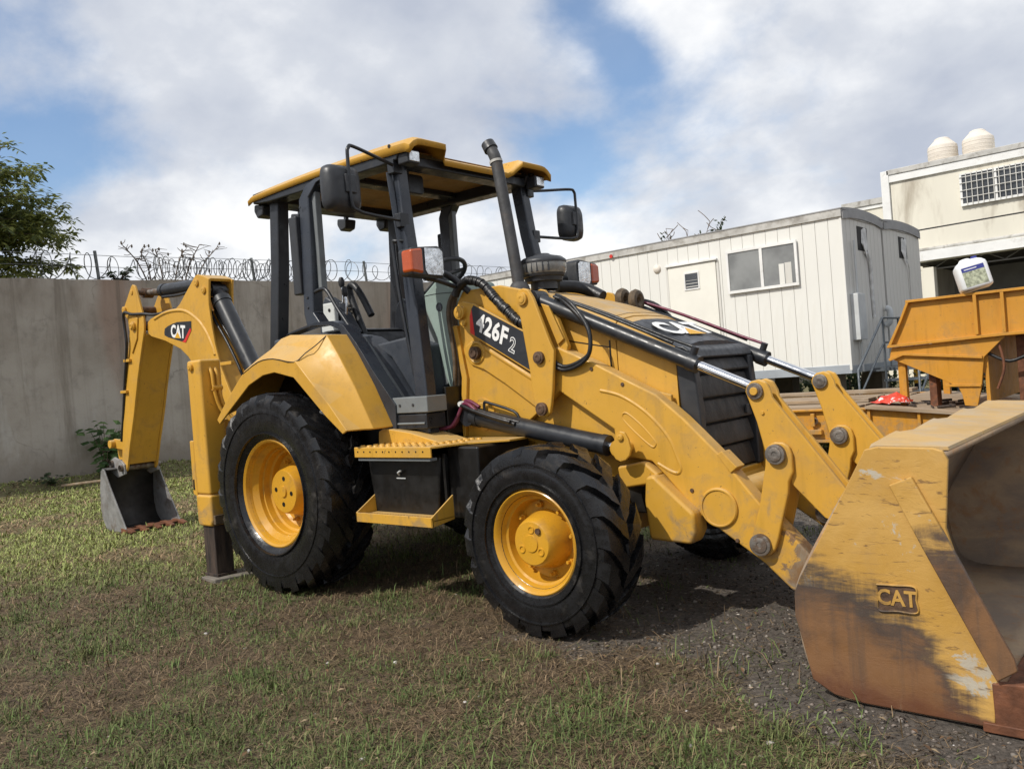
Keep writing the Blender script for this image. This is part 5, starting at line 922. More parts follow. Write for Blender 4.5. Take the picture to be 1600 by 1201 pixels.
MB().tube([(-10.60 + 0.2 * math.cos(a), y, wtop(y) + 0.22 + (0.20 + 0.05 * math.sin(a * .23)) * math.sin(a)) for a, y in zip(t, y_)], 0.008, 4, 0).build('wire_coil', 'wire', rw)
for dz in (0.25, 0.46): MB().tube([(-10.62, y, wtop(y) + dz + 0.01 * math.sin(y)) for y in np.arange(-2, 22, 1.0)], 0.006, 4, 0).build('straight_wire', 'wire', rw)
for y, h in ((2.46, 0.54), (5.68, 0.50), (8.72, 0.50), (11.9, 0.5), (15.1, 0.5)): cyl('fence_post', (-10.62, y, wtop(y) - 0.02), (-10.64, y - 0.03, wtop(y) + h), 0.030, 'post_grey', rw, n=8)

# ------------------------------------------------------------------ plants
def leaves(name, L, m, parent, droop=0.0):
    v = []; f = []; ti = []
    for (p, d, nrm, ln, wd, tnt) in L:
        d = d.normalized(); sd = d.cross(nrm)
        if sd.length < 1e-4: sd = d.orthogonal()
        sd.normalize(); up = sd.cross(d); k = len(v)
        v += [p, p + d * ln * 0.45 + sd * wd * 0.5 - up * wd * 0.14, p + d * ln * 0.5 + up * wd * 0.06, p + d * ln * 0.45 - sd * wd * 0.5 - up * wd * 0.14, p + d * ln - up * ln * 0.22]
        f += [(k, k + 1, k + 2), (k, k + 2, k + 3), (k + 1, k + 4, k + 2), (k + 2, k + 4, k + 3)]; ti += [tnt] * 5
    o = mk(name, v, f, m, parent)
    at = o.data.attributes.new('tint', 'FLOAT', 'POINT'); at.data.foreach_set('value', np.array(ti[:len(o.data.vertices)], np.float32)); return o
def rv(s=1.0): return Vector((random.gauss(0, 1), random.gauss(0, 1), random.gauss(0, 1))).normalized() * s
tr = thing('leafy_tree', 'leafy olive green tree rising over the left end of the wall', 'tree', (-12.6, 0.0, 0))
trunk = MB(); trunk.tube([(-12.6, 0, -0.2), (-12.55, 0.05, 1.5), (-12.6, 0.0, 3.0), (-12.5, 0.1, 4.6)], 0.16, 10, 4, rfun=lambda u: 1 - 0.55 * u)
Ls = []; br = MB(); CC = Vector((-12.5, -0.10, 4.85))
for k in range(190):
    th = random.uniform(-0.5, 0.5) * math.pi * 1.5 + 0.5 * math.pi; ph = math.asin(random.uniform(-0.55, 1.0)); kk = random.uniform(0.72, 1.0)
    E_ = CC + Vector((math.cos(th) * math.cos(ph) * 2.1, math.sin(th) * math.cos(ph) * 2.95, math.sin(ph) * 2.0)) * kk
    S_ = Vector((-12.55, 0.0, max(2.6, min(4.6, 2.6 + (E_.z - 3.2) * 0.75)))); d = (E_ - S_).normalized(); ln = (E_ - S_).length
    P = [S_ + (E_ - S_) * u + Vector((0, 0, 0.14 * ln * math.sin(math.pi * u) - 0.10 * u * u)) for u in (0, .25, .5, .75, 1.0)]
    br.tube(P, 0.026, 5, 3, rfun=lambda u: 1 - 0.85 * u)
    Q = catmull(P, 5)
    for i, q in enumerate(Q):
        if i < 7: continue
        for sgn in (-1, 1):
            side = d.cross(Vector((0, 0, 1))); side = (side.normalized() if side.length > 0.1 else Vector((0, 1, 0))) * sgn
            dirn = (d * random.uniform(0.3, 0.9) + side + Vector((0, 0, random.uniform(-0.6, 0.9)))).normalized(); tl = random.uniform(0.22, 0.50); nL = random.randint(3, 6)
            for jj in range(nL):
                u = (jj + 0.6) / nL; pp = q + dirn * tl * u - Vector((0, 0, 0.25 * tl * u * u))
                for s2 in (-1, 1):
                    if random.random() < 0.15: continue
                    ld = (dirn * 0.6 + dirn.cross(Vector((0, 0, 1))) * s2 + Vector((0, 0, random.uniform(-0.8, 0.0)))); sz = random.uniform(0.09, 0.17)
                    Ls.append((pp, ld + rv(0.3), Vector((0, 0, 1)) + rv(0.4), sz, sz * random.uniform(0.35, 0.5), random.random() ** 1.3))
trunk.add(br.v, br.f); trunk.build('trunk', 'bark', tr, smooth=True); leaves('crown', Ls, 'leaf_tree', tr)
def bush(name, label, loc, R_, H, nst, nlf, size, m, cat='plant', stem='twig'):
    t_ = thing(name, label, cat, loc); sb = MB(); L = []
    for k in range(nst):
        az = random.uniform(0, 2 * math.pi); rad = R_ * random.uniform(0.25, 1); h = H * random.uniform(0.5, 1)
        P = [Vector(loc), Vector(loc) + Vector((math.cos(az) * rad * 0.4, math.sin(az) * rad * 0.4, h * 0.6)), Vector(loc) + Vector((math.cos(az) * rad, math.sin(az) * rad, h))]
        sb.tube(P, 0.010, 5, 4, rfun=lambda u: 1 - 0.7 * u); Q = catmull(P, 6)
        for j in range(nlf):
            q = Q[random.randint(3, len(Q) - 1)]; d = Vector((math.cos(az), math.sin(az), 0)) * 0.5 + rv(1.0); d.z = abs(d.z) * 0.3 - 0.1
            sz = size * random.uniform(0.6, 1.15); L.append((q + rv(size * 0.5), d, Vector((0.3, -0.3, 1)) + rv(0.5), sz, sz * 0.8, random.random()))
    sb.build('stems', stem, t_, smooth=True)['kind'] = 'stuff'; leaves('foliage', L, m, t_); return t_
bush('broadleaf_plant', 'bright green broad leaved plant growing at the foot of the wall', (-10.0, 2.05, 0.1), 0.38, 1.0, 13, 10, 0.20, 'leaf_green')
bush('wall_top_plant', 'small dark leafy plant sprouting on top of the wall', (-10.63, 2.85, wtop(2.85) - 0.02), 0.35, 0.26, 9, 9, 0.11, 'leaf_dark')
bush('low_weed', 'low dark weed by the wall left of the digging bucket', (-9.95, 1.15, 0.1), 0.40, 0.22, 9, 8, 0.09, 'leaf_dark')
bush('creeping_weed', 'low weed at the wall foot right of the digging bucket', (-9.9, 3.9, 0.1), 0.5, 0.22, 9, 8, 0.08, 'leaf_dark')
ts = thing('bare_shrub', 'bare branched shrub with seed pods showing above the wall', 'shrub', (-11.2, 4.0, 0)); sb = MB(); pods = []
for k, (y0, y1, z1) in enumerate(((3.9, 3.1, 4.42), (4.0, 3.75, 4.36), (4.1, 4.7, 4.52), (4.2, 5.1, 4.50), (4.0, 4.35, 4.38), (3.8, 3.45, 4.3))):
    P = [Vector((-11.2, 4.0 + 0.1 * k, 0)), Vector((-11.1, y0, 2.5)), Vector((-11.05, (y0 + y1) / 2, 3.9)), Vector((-11.0, y1, z1))]; sb.tube(P, 0.026, 5, 5, rfun=lambda u: 1 - 0.7 * u); Q = catmull(P, 6)
    for q in Q[-8:]:
        for _ in range(2):
            e = q + Vector((random.uniform(-.1, .1), random.uniform(-.32, .32), random.uniform(-0.04, .16))); sb.tube([q, (q + e) / 2 + rv(0.02), e], 0.009, 4, 2, rfun=lambda u: 1 - 0.5 * u)
            if random.random() < 0.4: pods.append(e)
sb.build('branches', 'twig', ts)
for e in pods: MB().lathe([(-0.06, 0.003), (-0.035, 0.018), (0, 0.014), (0.015, 0.003)], tuple(e), 'z', 6).build('seed_pod', 'bark', ts)
tv = thing('vine_behind_trailer', 'bare twigs and green shoots poking above the cabin roof', 'plant', (-6.3, 16.3, 0)); sb = MB(); L = []
for k in range(13):
    x0 = -6.3 + random.uniform(-0.5, 0.5); P = [Vector((x0, 16.3, 0)), Vector((x0 + random.uniform(-.3, .3), 16.3, 3.0)), Vector((x0 + random.uniform(-1.1, 1.1), 16.3 + random.uniform(-.3, .3), random.uniform(4.3, 5.15)))]
    sb.tube(P, 0.018, 5, 5, rfun=lambda u: 1 - 0.7 * u); Q = catmull(P, 6)
    for q in Q[-6:]:
        e = q + Vector((random.uniform(-.35, .35), 0, random.uniform(-.1, .35))); sb.tube([q, (q + e) / 2 + rv(0.05), e], 0.010, 4, 2)
        if k % 4 == 0:
            for _ in range(16): L.append((q + rv(0.12), rv(1), rv(1), 0.13, 0.06, random.random()))
sb.build('twigs', 'twig', tv); leaves('shoots', L, 'leaf_dark', tv)

# ------------------------------------------------------------------ site office cabins
def share_boxes(name, size, places, m, parent, bevel=0.0):
    """alike boards that share one mesh; places are world centres"""
    sx, sy, sz = (q / 2 for q in size); off = wloc(parent)
    b_ = MB().box((-sx, -sy, -sz), (sx, sy, sz)); me = bpy.data.meshes.new(name); me.from_pydata(b_.v, [], b_.f); me.update(); me.materials.append(MATS[m])
    for p in places:
        o = bpy.data.objects.new(name, me); C.objects.link(o); o.parent = parent; o.location = Vector(p) - off
def cabin(label, y0, y1, front):
    x0, x1 = -8.95, -0.22
    c = thing('site_cabin', label, 'cabin', ((x0 + x1) / 2, (y0 + y1) / 2, 0), 'site cabins'); ym = (y0 + y1) / 2
    box('core', (x0, y0 + 0.012, 0.92), (x1 - 0.012, y1 - 0.03, 3.72), 'siding_grey', c, 0)
    roofp = [(y0 - 0.04, 3.70), (y0 - 0.04, 3.84)] + [(y0 + (y1 - y0) * k / 6, 3.85 + 0.055 * math.sin(math.pi * k / 6)) for k in range(1, 6)] + [(y1 + 0.04, 3.84), (y1 + 0.04, 3.70)]
    rfm = MB().prism_x(roofp, x0 - 0.05, x1 + 0.02).build('roof', 'trim_dirty', c, bevel=0.004)
    topp = [(y0 - 0.05, 3.835), (y0 - 0.05, 3.855)] + [(y0 + (y1 - y0) * k / 6, 3.866 + 0.055 * math.sin(math.pi * k / 6)) for k in range(1, 6)] + [(y1 + 0.05, 3.855), (y1 + 0.05, 3.835)]
    MB().prism_x(topp + [(y1, 3.83), (y0, 3.83)], x0 - 0.06, x1 + 0.035).build('roof_sheet', 'roof_grey', rfm)
    mb = MB().prism_x([(y0 + 0.0, 3.66), (y0 + 0.0, 3.80)] + [(y0 + (y1 - y0) * k / 6, 3.82 + 0.05 * math.sin(math.pi * k / 6)) for k in range(1, 6)] + [(y1, 3.80), (y1, 3.66)] + [(y0 + (y1 - y0) * k / 6, 3.68 + 0.05 * math.sin(math.pi * k / 6)) for k in range(5, 0, -1)], x1 + 0.02, x1 + 0.04); mb.build('end_fascia', 'roof_grey', rfm)
    ne = int(round((y1 - y0) / 0.235)); share_boxes('end_board', (0.03, (y1 - y0) / ne - 0.010, 2.70), [(x1 - 0.013, y0 + (y1 - y0) * (k + 0.5) / ne, 2.35) for k in range(ne)], 'siding_grey', c)  # greyer than the long side: the end wall's shade put into the colour
    box('skirt', (x0, y0 - 0.01, 0.89), (x1 + 0.005, y0 + 0.06, 1.05), 'skirt_blue', c, 0.004); box('end_skirt', (x1 - 0.04, y0 + 0.06, 0.89), (x1 + 0.006, y1, 1.03), 'skirt_blue', c, 0.004)
    for x in np.arange(x0 + 0.6, x1, 1.9): box('pier', (x - 0.2, ym - 0.9, -0.05), (x + 0.2, ym - 0.5, 0.89), 'concrete', c, 0)
    if front:
        nb_ = 37; w_ = (x1 - x0) / nb_; share_boxes('siding_board', (w_ - 0.008, 0.03, 2.66), [(x0 + w_ * (k + 0.5), y0 + 0.013, 2.375) for k in range(nb_)], 'siding', c)
        d = box('door', (-3.76, y0 - 0.035, 1.06), (-2.69, y0 + 0.01, 3.28), 'door_cream', c, 0.006)
        box('drip_cap', (-3.80, y0 - 0.07, 3.29), (-2.65, y0 + 0.0, 3.33), 'trim_white', d, 0.006)
        for a, b in (((-3.82, y0 - 0.02, 1.06), (-3.77, y0 + 0.01, 3.29)), ((-2.68, y0 - 0.02, 1.06), (-2.63, y0 + 0.01, 3.29))): box('door_frame', a, b, 'siding_grey', d, 0.003)
        box('door_window', (-3.37, y0 - 0.045, 2.80), (-3.085, y0 - 0.036, 3.10), 'glass_dark', d, 0)
        for a, b in (((-3.40, 2.77), (-3.37, 3.13)), ((-3.085, 2.77), (-3.055, 3.13)), ((-3.37, 3.10), (-3.085, 3.13)), ((-3.37, 2.77), (-3.085, 2.80))): box('pane_trim', (a[0], y0 - 0.05, a[1]), (b[0], y0 - 0.034, b[1]), 'trim_white', d, 0.002)
        for k in range(4): box('pane_scratch', (-3.36, y0 - 0.0465, 2.83 + 0.065 * k), (-3.095, y0 - 0.0455, 2.845 + 0.06 * k), 'siding_grey', d, 0)
        w = box('window', (-2.43, y0 - 0.03, 2.61), (-1.055, y0 - 0.005, 3.40), 'interior_dark', c, 0)
        for nm, a, b in (('frame', (-2.45, 3.365), (-1.035, 3.42)), ('frame', (-2.45, 2.58), (-1.035, 2.635)), ('frame', (-2.45, 2.635), (-2.40, 3.365)), ('frame', (-1.085, 2.635), (-1.035, 3.365)), ('mullion', (-1.765, 2.635), (-1.705, 3.365))): box(nm, (a[0], y0 - 0.065, a[1]), (b[0], y0 - 0.028, b[1]), 'trim_white', w, 0.004)
        for a, b in ((-2.40, -1.765), (-1.705, -1.085)): box('pane', (a, y0 - 0.045, 2.635), (b, y0 - 0.040, 3.365), 'glass_cabin', w, 0)
        box('blind', (-1.40, y0 - 0.049, 2.64), (-1.30, y0 - 0.0455, 3.02), 'siding', w, 0); box('blind', (-1.285, y0 - 0.049, 2.64), (-1.16, y0 - 0.0455, 3.03), 'siding_grey', w, 0)
        l = MB().lathe([(0, 0.09), (-0.02, 0.085), (-0.05, 0.05), (-0.055, 0.0001)], (-4.02, y0, 3.30), 'y', 20).build('wall_lamp', 'tank_beige', c, smooth=True)
        cyl('marker_light', (-5.10, y0 - 0.05, 3.735), (-5.10, y0 - 0.065, 3.735), 0.04, 'decal_red', c, n=12)
    # broken window in the end wall
    yc = y0 + (1.08 if front else 1.30); w = box('end_window', (x1 + 0.003, yc - 0.28, 3.15), (x1 + 0.008, yc + 0.28, 3.60), 'interior_dark', c, 0)
    for k in range(5):
        yy = yc + random.uniform(-0.22, 0.2); mk('torn_strip', [(x1 + 0.012, yy, 3.60 - 0.03 * k), (x1 + 0.03, yy + 0.07, 3.58), (x1 + 0.05, yy + random.uniform(-.1, .15), 3.25), (x1 + 0.06, yy + 0.1, 3.12 - 0.05 * k), (x1 + 0.02, yy - 0.06, 3.3)], [(0, 1, 2, 4), (2, 3, 4)], 'torn_foil', w)
    tube('hanging_cable', [(x1 + 0.03, yc + 0.10, 3.12), (x1 + 0.04, yc + 0.25, 2.95), (x1 + 0.03, yc + 0.28, 2.5), (x1 + 0.03, yc + 0.30, 1.9)], 0.035 if front else 0.015, 'torn_foil' if front else 'siding_grey', c, 6, 4)
    if front:
        e = box('meter_box', (x1, y0 + 0.18, 1.48), (x1 + 0.14, y0 + 0.58, 2.32), 'box_grey', c, 0.01); cyl('conduit', (x1 + 0.06, y0 + 0.42, 2.32), (x1 + 0.06, y0 + 0.42, 3.3), 0.02, 'box_grey', e, n=8)
        cyl('conduit', (x1 + 0.06, y0 + 0.42, 0.9), (x1 + 0.06, y0 + 0.42, 1.48), 0.02, 'box_grey', e, n=8)
        box('corner_strip', (x1 - 0.03, y0 - 0.012, 0.95), (x1 + 0.012, y0 + 0.03, 3.70), 'siding', c, 0.004)
    else: tube('outlet_pipe', [(x1 + 0.02, y0 - 0.3, 1.75), (x1 + 0.10, y0 - 0.3, 1.80), (x1 + 0.12, y0 - 0.3, 2.02), (x1 + 0.05, y0 - 0.3, 2.08)], 0.06, 'box_grey', c, 10, 4)
    return c
cabin('cream ribbed site cabin with sliding window and plain door', 11.0, 13.25, True)
cabin('second cabin showing only its shaded end wall and torn window', 13.36, 15.95, False)
# stairs and landing at the cabin end
sr = thing('cabin_stairs', 'dark steel stairs with handrails at the cabin end', 'stairs', (1.0, 11.5, 0)); m1 = MB()
m1.box((-0.1, 11.7, 0.88), (1.1, 13.6, 0.94)); m1.build('landing', 'steel_blue', sr)
for k in range(4): box('tread', (0.2, 11.70 - 0.30 * (k + 1), 0.70 - 0.20 * k), (1.05, 11.70 - 0.30 * k, 0.74 - 0.20 * k), 'steel_blue', sr, 0)
for x in (0.15, 1.1):
    tube('handrail', [(x, 10.2, 0.0), (x, 10.2, 0.95), (x, 11.7, 1.85), (x, 13.6, 1.85), (x, 13.6, 0.9)], 0.022, 'steel_blue', sr, 6, 0); tube('handrail', [(x, 10.2, 0.5), (x, 11.7, 1.4), (x, 13.6, 1.4)], 0.018, 'steel_blue', sr, 6, 0)
    for y in (11.7, 12.65): cyl('baluster', (x, y, 0.0), (x, y, 1.85), 0.022, 'steel_blue', sr, n=6)
mk('screen_panel', [(1.12, 11.75, 1.0), (1.12, 12.6, 1.0), (1.12, 12.6, 1.8), (1.12, 11.75, 1.8)], [(0, 1, 2, 3)], 'interior_dark', sr, solid=0.02); box('screen_brace', (1.13, 11.8, 1.38), (1.15, 12.6, 1.43), 'box_grey', sr, 0)

hd = thing('weed_growth', 'low dark green growth behind the cabins seen beneath them', 'plants', (-3, 17.6, 0)); L = []; sb = MB()
for k in range(120):
    x = random.uniform(-9, 4.5); y = random.uniform(17.2, 18.2); h = random.uniform(0.5, 1.15); MB().tube([(x, y, 0), (x + random.uniform(-.1, .1), y, h)], 0.012, 4, 0).build('stem', 'twig', hd)
    for j in range(34): L.append((Vector((x, y, random.uniform(0.02, h))) + Vector((random.gauss(0, .18), random.gauss(0, .12), 0)), rv(1), Vector((0, -0.4, 1)) + rv(0.6), random.uniform(.12, .24), random.uniform(.06, .12), random.random()))
leaves('foliage', L, 'leaf_dark', hd)

# ------------------------------------------------------------------ two storey building and its roof tanks
bd = thing('cream_building', 'weathered cream two storey building with barred window and open ground floor', 'building', (4, 27, 0))
box('upper_wall', (-2.97, 24.0, 4.19), (14, 33, 6.62), 'cream_wall', bd, 0)
box('parapet_band', (-3.0, 23.93, 6.50), (14.05, 24.3, 6.73), 'trim_white', bd, 0.01); box('parapet_top', (-3.05, 23.90, 6.731), (14.1, 24.35, 6.90), 'trim_dirty', bd, 0.02); box('parapet_side', (-3.05, 24.351, 6.63), (-2.75, 33, 6.90), 'trim_dirty', bd, 0.02)
box('corner_pilaster', (-3.22, 23.9, 4.9), (-2.98, 24.35, 6.88), 'trim_white', bd, 0.01)
ridge('floor_joint', [(-2.9, 4.86), (5, 4.95), (13.9, 5.05)], 23.999, 0.025, 0.004, 'interior_dark', bd, -1)
ridge('dirt_ledge', [(-2.9, 4.24), (5, 4.28), (13.9, 4.30)], 23.999, 0.05, 0.03, 'trim_dirty', bd, -1)
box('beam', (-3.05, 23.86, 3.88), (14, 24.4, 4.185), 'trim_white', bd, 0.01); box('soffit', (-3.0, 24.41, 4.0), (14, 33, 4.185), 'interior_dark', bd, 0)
for k in range(16): tube('truss_bar', [(-2.6 + 1.0 * k, 24.9, 3.98), (-2.1 + 1.0 * k, 24.9, 3.70), (-1.6 + 1.0 * k, 24.9, 3.98)], 0.025, 'roof_grey', bd, 5, 0)
box('truss_chord', (-3, 24.87, 3.66), (14, 24.93, 3.70), 'roof_grey', bd, 0); box('truss_chord', (-3, 24.87, 3.975), (14, 24.93, 3.999), 'roof_grey', bd, 0)
box('back_wall', (-3, 30.8, 0), (14, 31, 4.0), 'roof_grey', bd, 0); box('side_wall', (-3.0, 27.2, 0), (-2.85, 30.8, 4.0), 'cream_wall', bd, 0)
for k in range(4): box('garage_opening', (0.2 + 3.3 * k, 30.7, 0), (3.1 + 3.3 * k, 30.79, 3.1), 'interior_dark', bd, 0)  # near-black panels stand for the shade inside the open garage bays
for x in (-2.25, 4.5, 9.5): box('column', (x, 24.0, 0), (x + 0.36, 24.35, 3.68), 'cream_wall', bd, 0.01); 
w = box('barred_window', (-0.92, 23.93, 5.43), (2.2, 23.99, 6.29), 'glass_dark', bd, 0)
for a, b in (((-0.98, 5.36), (2.26, 5.43)), ((-0.98, 6.29), (2.26, 6.33)), ((-0.98, 5.43), (-0.92, 6.29)), ((2.2, 5.43), (2.26, 6.29)), ((-0.055, 5.43), (0.005, 6.29)), ((1.05, 5.43), (1.11, 6.29))): box('frame', (a[0], 23.90, a[1]), (b[0], 23.985, b[1]), 'trim_white', w, 0)
for x in np.arange(-0.80, 2.2, 0.145): cyl('window_bar', (x, 23.885, 5.36), (x, 23.885, 6.33), 0.013, 'siding_grey', w, n=5)
for z in (5.60, 5.82, 6.04, 6.22): cyl('window_bar', (-0.98, 23.883, z), (2.26, 23.883, z), 0.013, 'siding_grey', w, n=5)
wg = thing('building_wing', 'low rear wing with grey parapet beside the cream building', 'building', (-4.8, 31, 0)); box('wall', (-6.4, 30, 0), (-3.3, 34, 6.75), 'cream_wall', wg, 0); box('band', (-6.45, 29.95, 6.751), (-3.25, 34, 6.90), 'trim_white', wg, 0); box('parapet', (-6.5, 29.9, 6.901), (-3.2, 34, 7.12), 'trim_dirty', wg, 0)
for x, r, lab in ((-1.73, 0.44, 'beige water tank on the roof nearer the building corner'), (-0.71, 0.45, 'beige water tank on the roof farther along the parapet')):
    wt = thing('water_tank', lab, 'water tank', (x, 25.5, 6.62), 'roof water tanks')
    MB().lathe([(6.62, r * 0.98), (6.9, r), (7.2, r * 0.985), (7.22, r * 1.0), (7.56, r * 0.99), (7.60, r * 0.97), (7.76, r * 0.62), (7.80, r * 0.52)], (x, 25.5, 0), 'z', 28).build('body', 'tank_beige', wt, smooth=True, sharp=30)
    MB().lathe([(7.79, r * 0.54), (7.84, r * 0.50), (7.875, r * 0.34), (7.88, 0.0001)], (x, 25.5, 0), 'z', 28).build('lid', 'tank_beige', wt, smooth=True)
    for k in range(5): MB().lathe([(7.03 + 0.11 * k, r * 0.98), (7.04 + 0.11 * k, r * 1.008), (7.06 + 0.11 * k, r * 1.008), (7.07 + 0.11 * k, r * 0.98)], (x, 25.5, 0), 'z', 28).build('band', 'tank_beige', wt, smooth=True)
bl = thing('striped_post', 'thin yellow and black striped post below the building beam', 'post', (-1.0, 18.0, 0))
for k in range(9): cyl('stripe', (-1.0, 18.0, 0.36 * k), (-1.0, 18.0, 0.36 * k + 0.36), 0.075, 'decal_yellow' if k % 2 else 'black', bl, n=12)
box('post_head', (-1.10, 17.9, 3.24), (-0.90, 18.1, 3.50), 'trim_white', bl, 0.01)

# ------------------------------------------------------------------ low loader trailer with its gooseneck
lb_ = thing('lowboy_trailer', 'orange yellow low loader trailer with plank deck and raised gooseneck', 'trailer', (0, 7.5, 0))
for y0, y1, n_ in ((6.0, 6.06, 'side_rail'), (8.94, 9.0, 'side_rail')):
    r_ = MB(); r_.prism([(-7.5, 0.235), (1.60, 0.235), (1.60, 0.585), (-7.5, 0.585)], y0, y1); r_ = r_.build(n_, 'orange_steel', lb_, bevel=0.004)
    s0 = y0 - 0.05 if y0 < 7 else y0
    box('top_flange', (-7.5, s0, 0.586), (1.60, s0 + 0.11, 0.612), 'orange_steel', r_, 0.004); box('bottom_flange', (-7.5, s0, 0.20), (1.60, s0 + 0.11, 0.234), 'orange_steel', r_, 0.004)
    for x in np.arange(-6.8, 1.5, 1.05): box('rib', (x, s0 + 0.005, 0.235), (x + 0.03, s0 + 0.06, 0.585), 'orange_steel', r_, 0)
    if y0 < 7:
        for x in (0.72, 0.98): MB().lathe([(-0.05, 0.045), (-0.055, 0.03), (-0.03, 0.028), (-0.03, 0.0001)], (x, 6.0, 0.47), 'y', 16).build('tie_down', 'pin_brown', r_, smooth=True)
        box('chain_hook', (0.90, 5.93, 0.30), (1.06, 6.0, 0.36), 'orange_steel', r_, 0.008); box('chain_hook', (0.93, 5.94, 0.40), (0.98, 6.0, 0.56), 'orange_steel', r_, 0.008)
for k in range(9):
    y = 6.10 + 0.315 * k; dz = random.uniform(-0.006, 0.010) + (0.06 if k in (2, 3, 8) else 0)
    for x0, x1 in ((-7.4, -3.2), (-3.18, 1.5)): box('deck_plank', (x0 + random.uniform(0, .1), y, 0.575 + dz), (x1 - random.uniform(0, .12), y + 0.30, 0.625 + dz), 'wood_deck', lb_, 0.006)
fd = MB(); fd.prism([(1.602, 0.60), (1.602, 0.635), (2.95, 0.50), (2.95, 0.465)], 5.90, 8.9); fd = fd.build('front_deck', 'wood_deck', lb_, bevel=0.004)
prism('front_side', [(1.602, 0.235), (1.602, 0.598), (2.95, 0.463), (2.95, 0.30), (2.2, 0.235)], 5.98, 6.03, 'orange_steel', lb_, 0.004)
for x in (1.62, 2.17): box('front_rib', (x, 5.93, 0.26), (x + 0.03, 5.979, 0.60 - (x - 1.6) * 0.1), 'orange_steel', fd, 0)
box('front_flange', (1.602, 5.92, 0.20), (2.3, 6.03, 0.234), 'orange_steel', fd, 0.003)
for k in range(26):
    x = random.uniform(2.0, 2.8); y = random.uniform(6.0, 7.2); z = 0.635 - (x - 1.602) * 0.1; a = random.uniform(0, 3); l = random.uniform(.05, .22)
    tube('debris', [(x, y, z + 0.015), (x + l * math.cos(a), y + l * math.sin(a), z + 0.02)], random.uniform(.008, .02), 'wood_dark', fd, 5, 0)
for y0, y1 in ((6.30, 6.34), (8.30, 8.34)):
    gp = prism('gooseneck_plate', [(1.808, 1.171), (1.836, 1.296), (3.04, 1.335), (2.813, 1.114), (2.768, 0.792), (2.713, 0.560), (2.586, 0.575), (2.565, 0.70), (2.531, 0.786), (2.402, 0.867), (1.948, 1.103)], y0, y1, 'orange_steel', lb_, 0.004)
    s0 = y0 - 0.05
    gu = prism('gooseneck_side', [(1.840, 1.33), (1.966, 1.617), (2.052, 1.81), (7.2, 1.83), (7.2, 1.34), (3.05, 1.345)], y0 + 0.01, y1 + 0.01, 'orange_steel', lb_, 0.003)
    prism('top_flange', [(2.04, 1.812), (2.045, 1.842), (7.2, 1.862), (7.2, 1.832)], s0, y1 + 0.06, 'orange_steel', gu, 0.003); prism('bottom_flange', [(1.80, 1.298), (1.806, 1.328), (3.06, 1.370), (7.2, 1.372), (7.2, 1.338), (3.05, 1.337)], s0, y1 + 0.06, 'orange_steel', gu, 0.003)
    prism('edge_flange', [(1.815, 1.329), (1.85, 1.329), (1.99, 1.617), (2.075, 1.811), (2.045, 1.811), (1.962, 1.617)], s0, y1 + 0.06, 'orange_steel', gu, 0.003)
    for x in (2.75, 3.02, 3.9, 4.8, 5.7): box('rib', (x, s0, 1.372), (x + 0.035, y0 + 0.01, 1.815), 'orange_steel', gu, 0.003)
    prism('plate_flange', [(1.80, 1.165), (1.97, 1.222), (2.80, 1.128), (2.80, 1.100), (1.97, 1.196), (1.82, 1.140)], s0 + 0.01, y0 + 0.001, 'orange_steel', gp, 0.002); prism('plate_flange', [(2.40, 0.83), (2.765, 0.808), (2.765, 0.785), (2.40, 0.80)], s0 + 0.03, y0 - 0.001, 'orange_steel', gp, 0.002)
    box('strut', (1.88, y0 + 0.05, 0.59), (1.965, y0 + 0.14, 1.15), 'orange_steel', gp, 0.006); box('strut', (2.20, y0 + 0.10, 0.57), (2.28, y0 + 0.30, 0.95), 'rust', gp, 0.004)
box('gooseneck_top', (2.10, 6.40, 1.79), (7.2, 8.25, 1.812), 'orange_steel', lb_, 0); box('gooseneck_back', (2.80, 6.36, 0.60), (2.84, 8.29, 1.33), 'orange_steel', lb_, 0.003)
for k, (x, y, z0, z1) in enumerate(((3.1, 6.5, 0.5, 1.33), (3.45, 6.8, 0.5, 1.33), (3.3, 7.4, 0.5, 1.0))): box('brace', (x, y, z0), (x + 0.12, y + 0.14, z1), 'rust', lb_, 0.006)
tube('air_line', [(2.85, 6.36, 1.15), (3.05, 6.35, 1.05), (3.3, 6.36, 1.12), (3.7, 6.4, 1.10)], 0.02, 'hose', lb_, 6, 4); tube('air_line', [(2.95, 6.34, 1.30), (3.0, 6.33, 1.0), (2.92, 6.34, 0.75)], 0.016, 'rust', lb_, 6, 4)
# jug on the gooseneck
jg = thing('plastic_jug', 'white plastic jug with blue band label leaning on the gooseneck', 'jug', (2.76, 6.36, 1.86)); rings = []
for (z, k, r_) in ((0.0, 0.90, 0.35), (0.012, 0.98, 0.35), (0.03, 1.0, 0.35), (0.26, 1.0, 0.35), (0.285, 0.97, 0.4), (0.315, 0.82, 0.5), (0.335, 0.60, 0.6), (0.345, 0.30, 0.8)):
    rings.append([(0.165 * k * math.copysign(abs(math.cos(R(a))) ** r_, math.cos(R(a))), 0.150 * k * math.copysign(abs(math.sin(R(a))) ** r_, math.sin(R(a))), z) for a in range(0, 360, 15)])
TJ = Matrix.Translation((2.78, 6.36, 1.885)) @ Matrix.Rotation(R(-13), 4, 'Y') @ Matrix.Rotation(R(20), 4, 'Z'); n = 24; v = [TJ @ Vector(p) for r_ in rings for p in r_]
mk('jug_body', v, [(j * n + i, j * n + (i + 1) % n, (j + 1) * n + (i + 1) % n, (j + 1) * n + i) for j in range(7) for i in range(n)] + [tuple(range(n)), tuple(range(7 * n, 8 * n))], 'jug_white', jg, smooth=True, sharp=50)
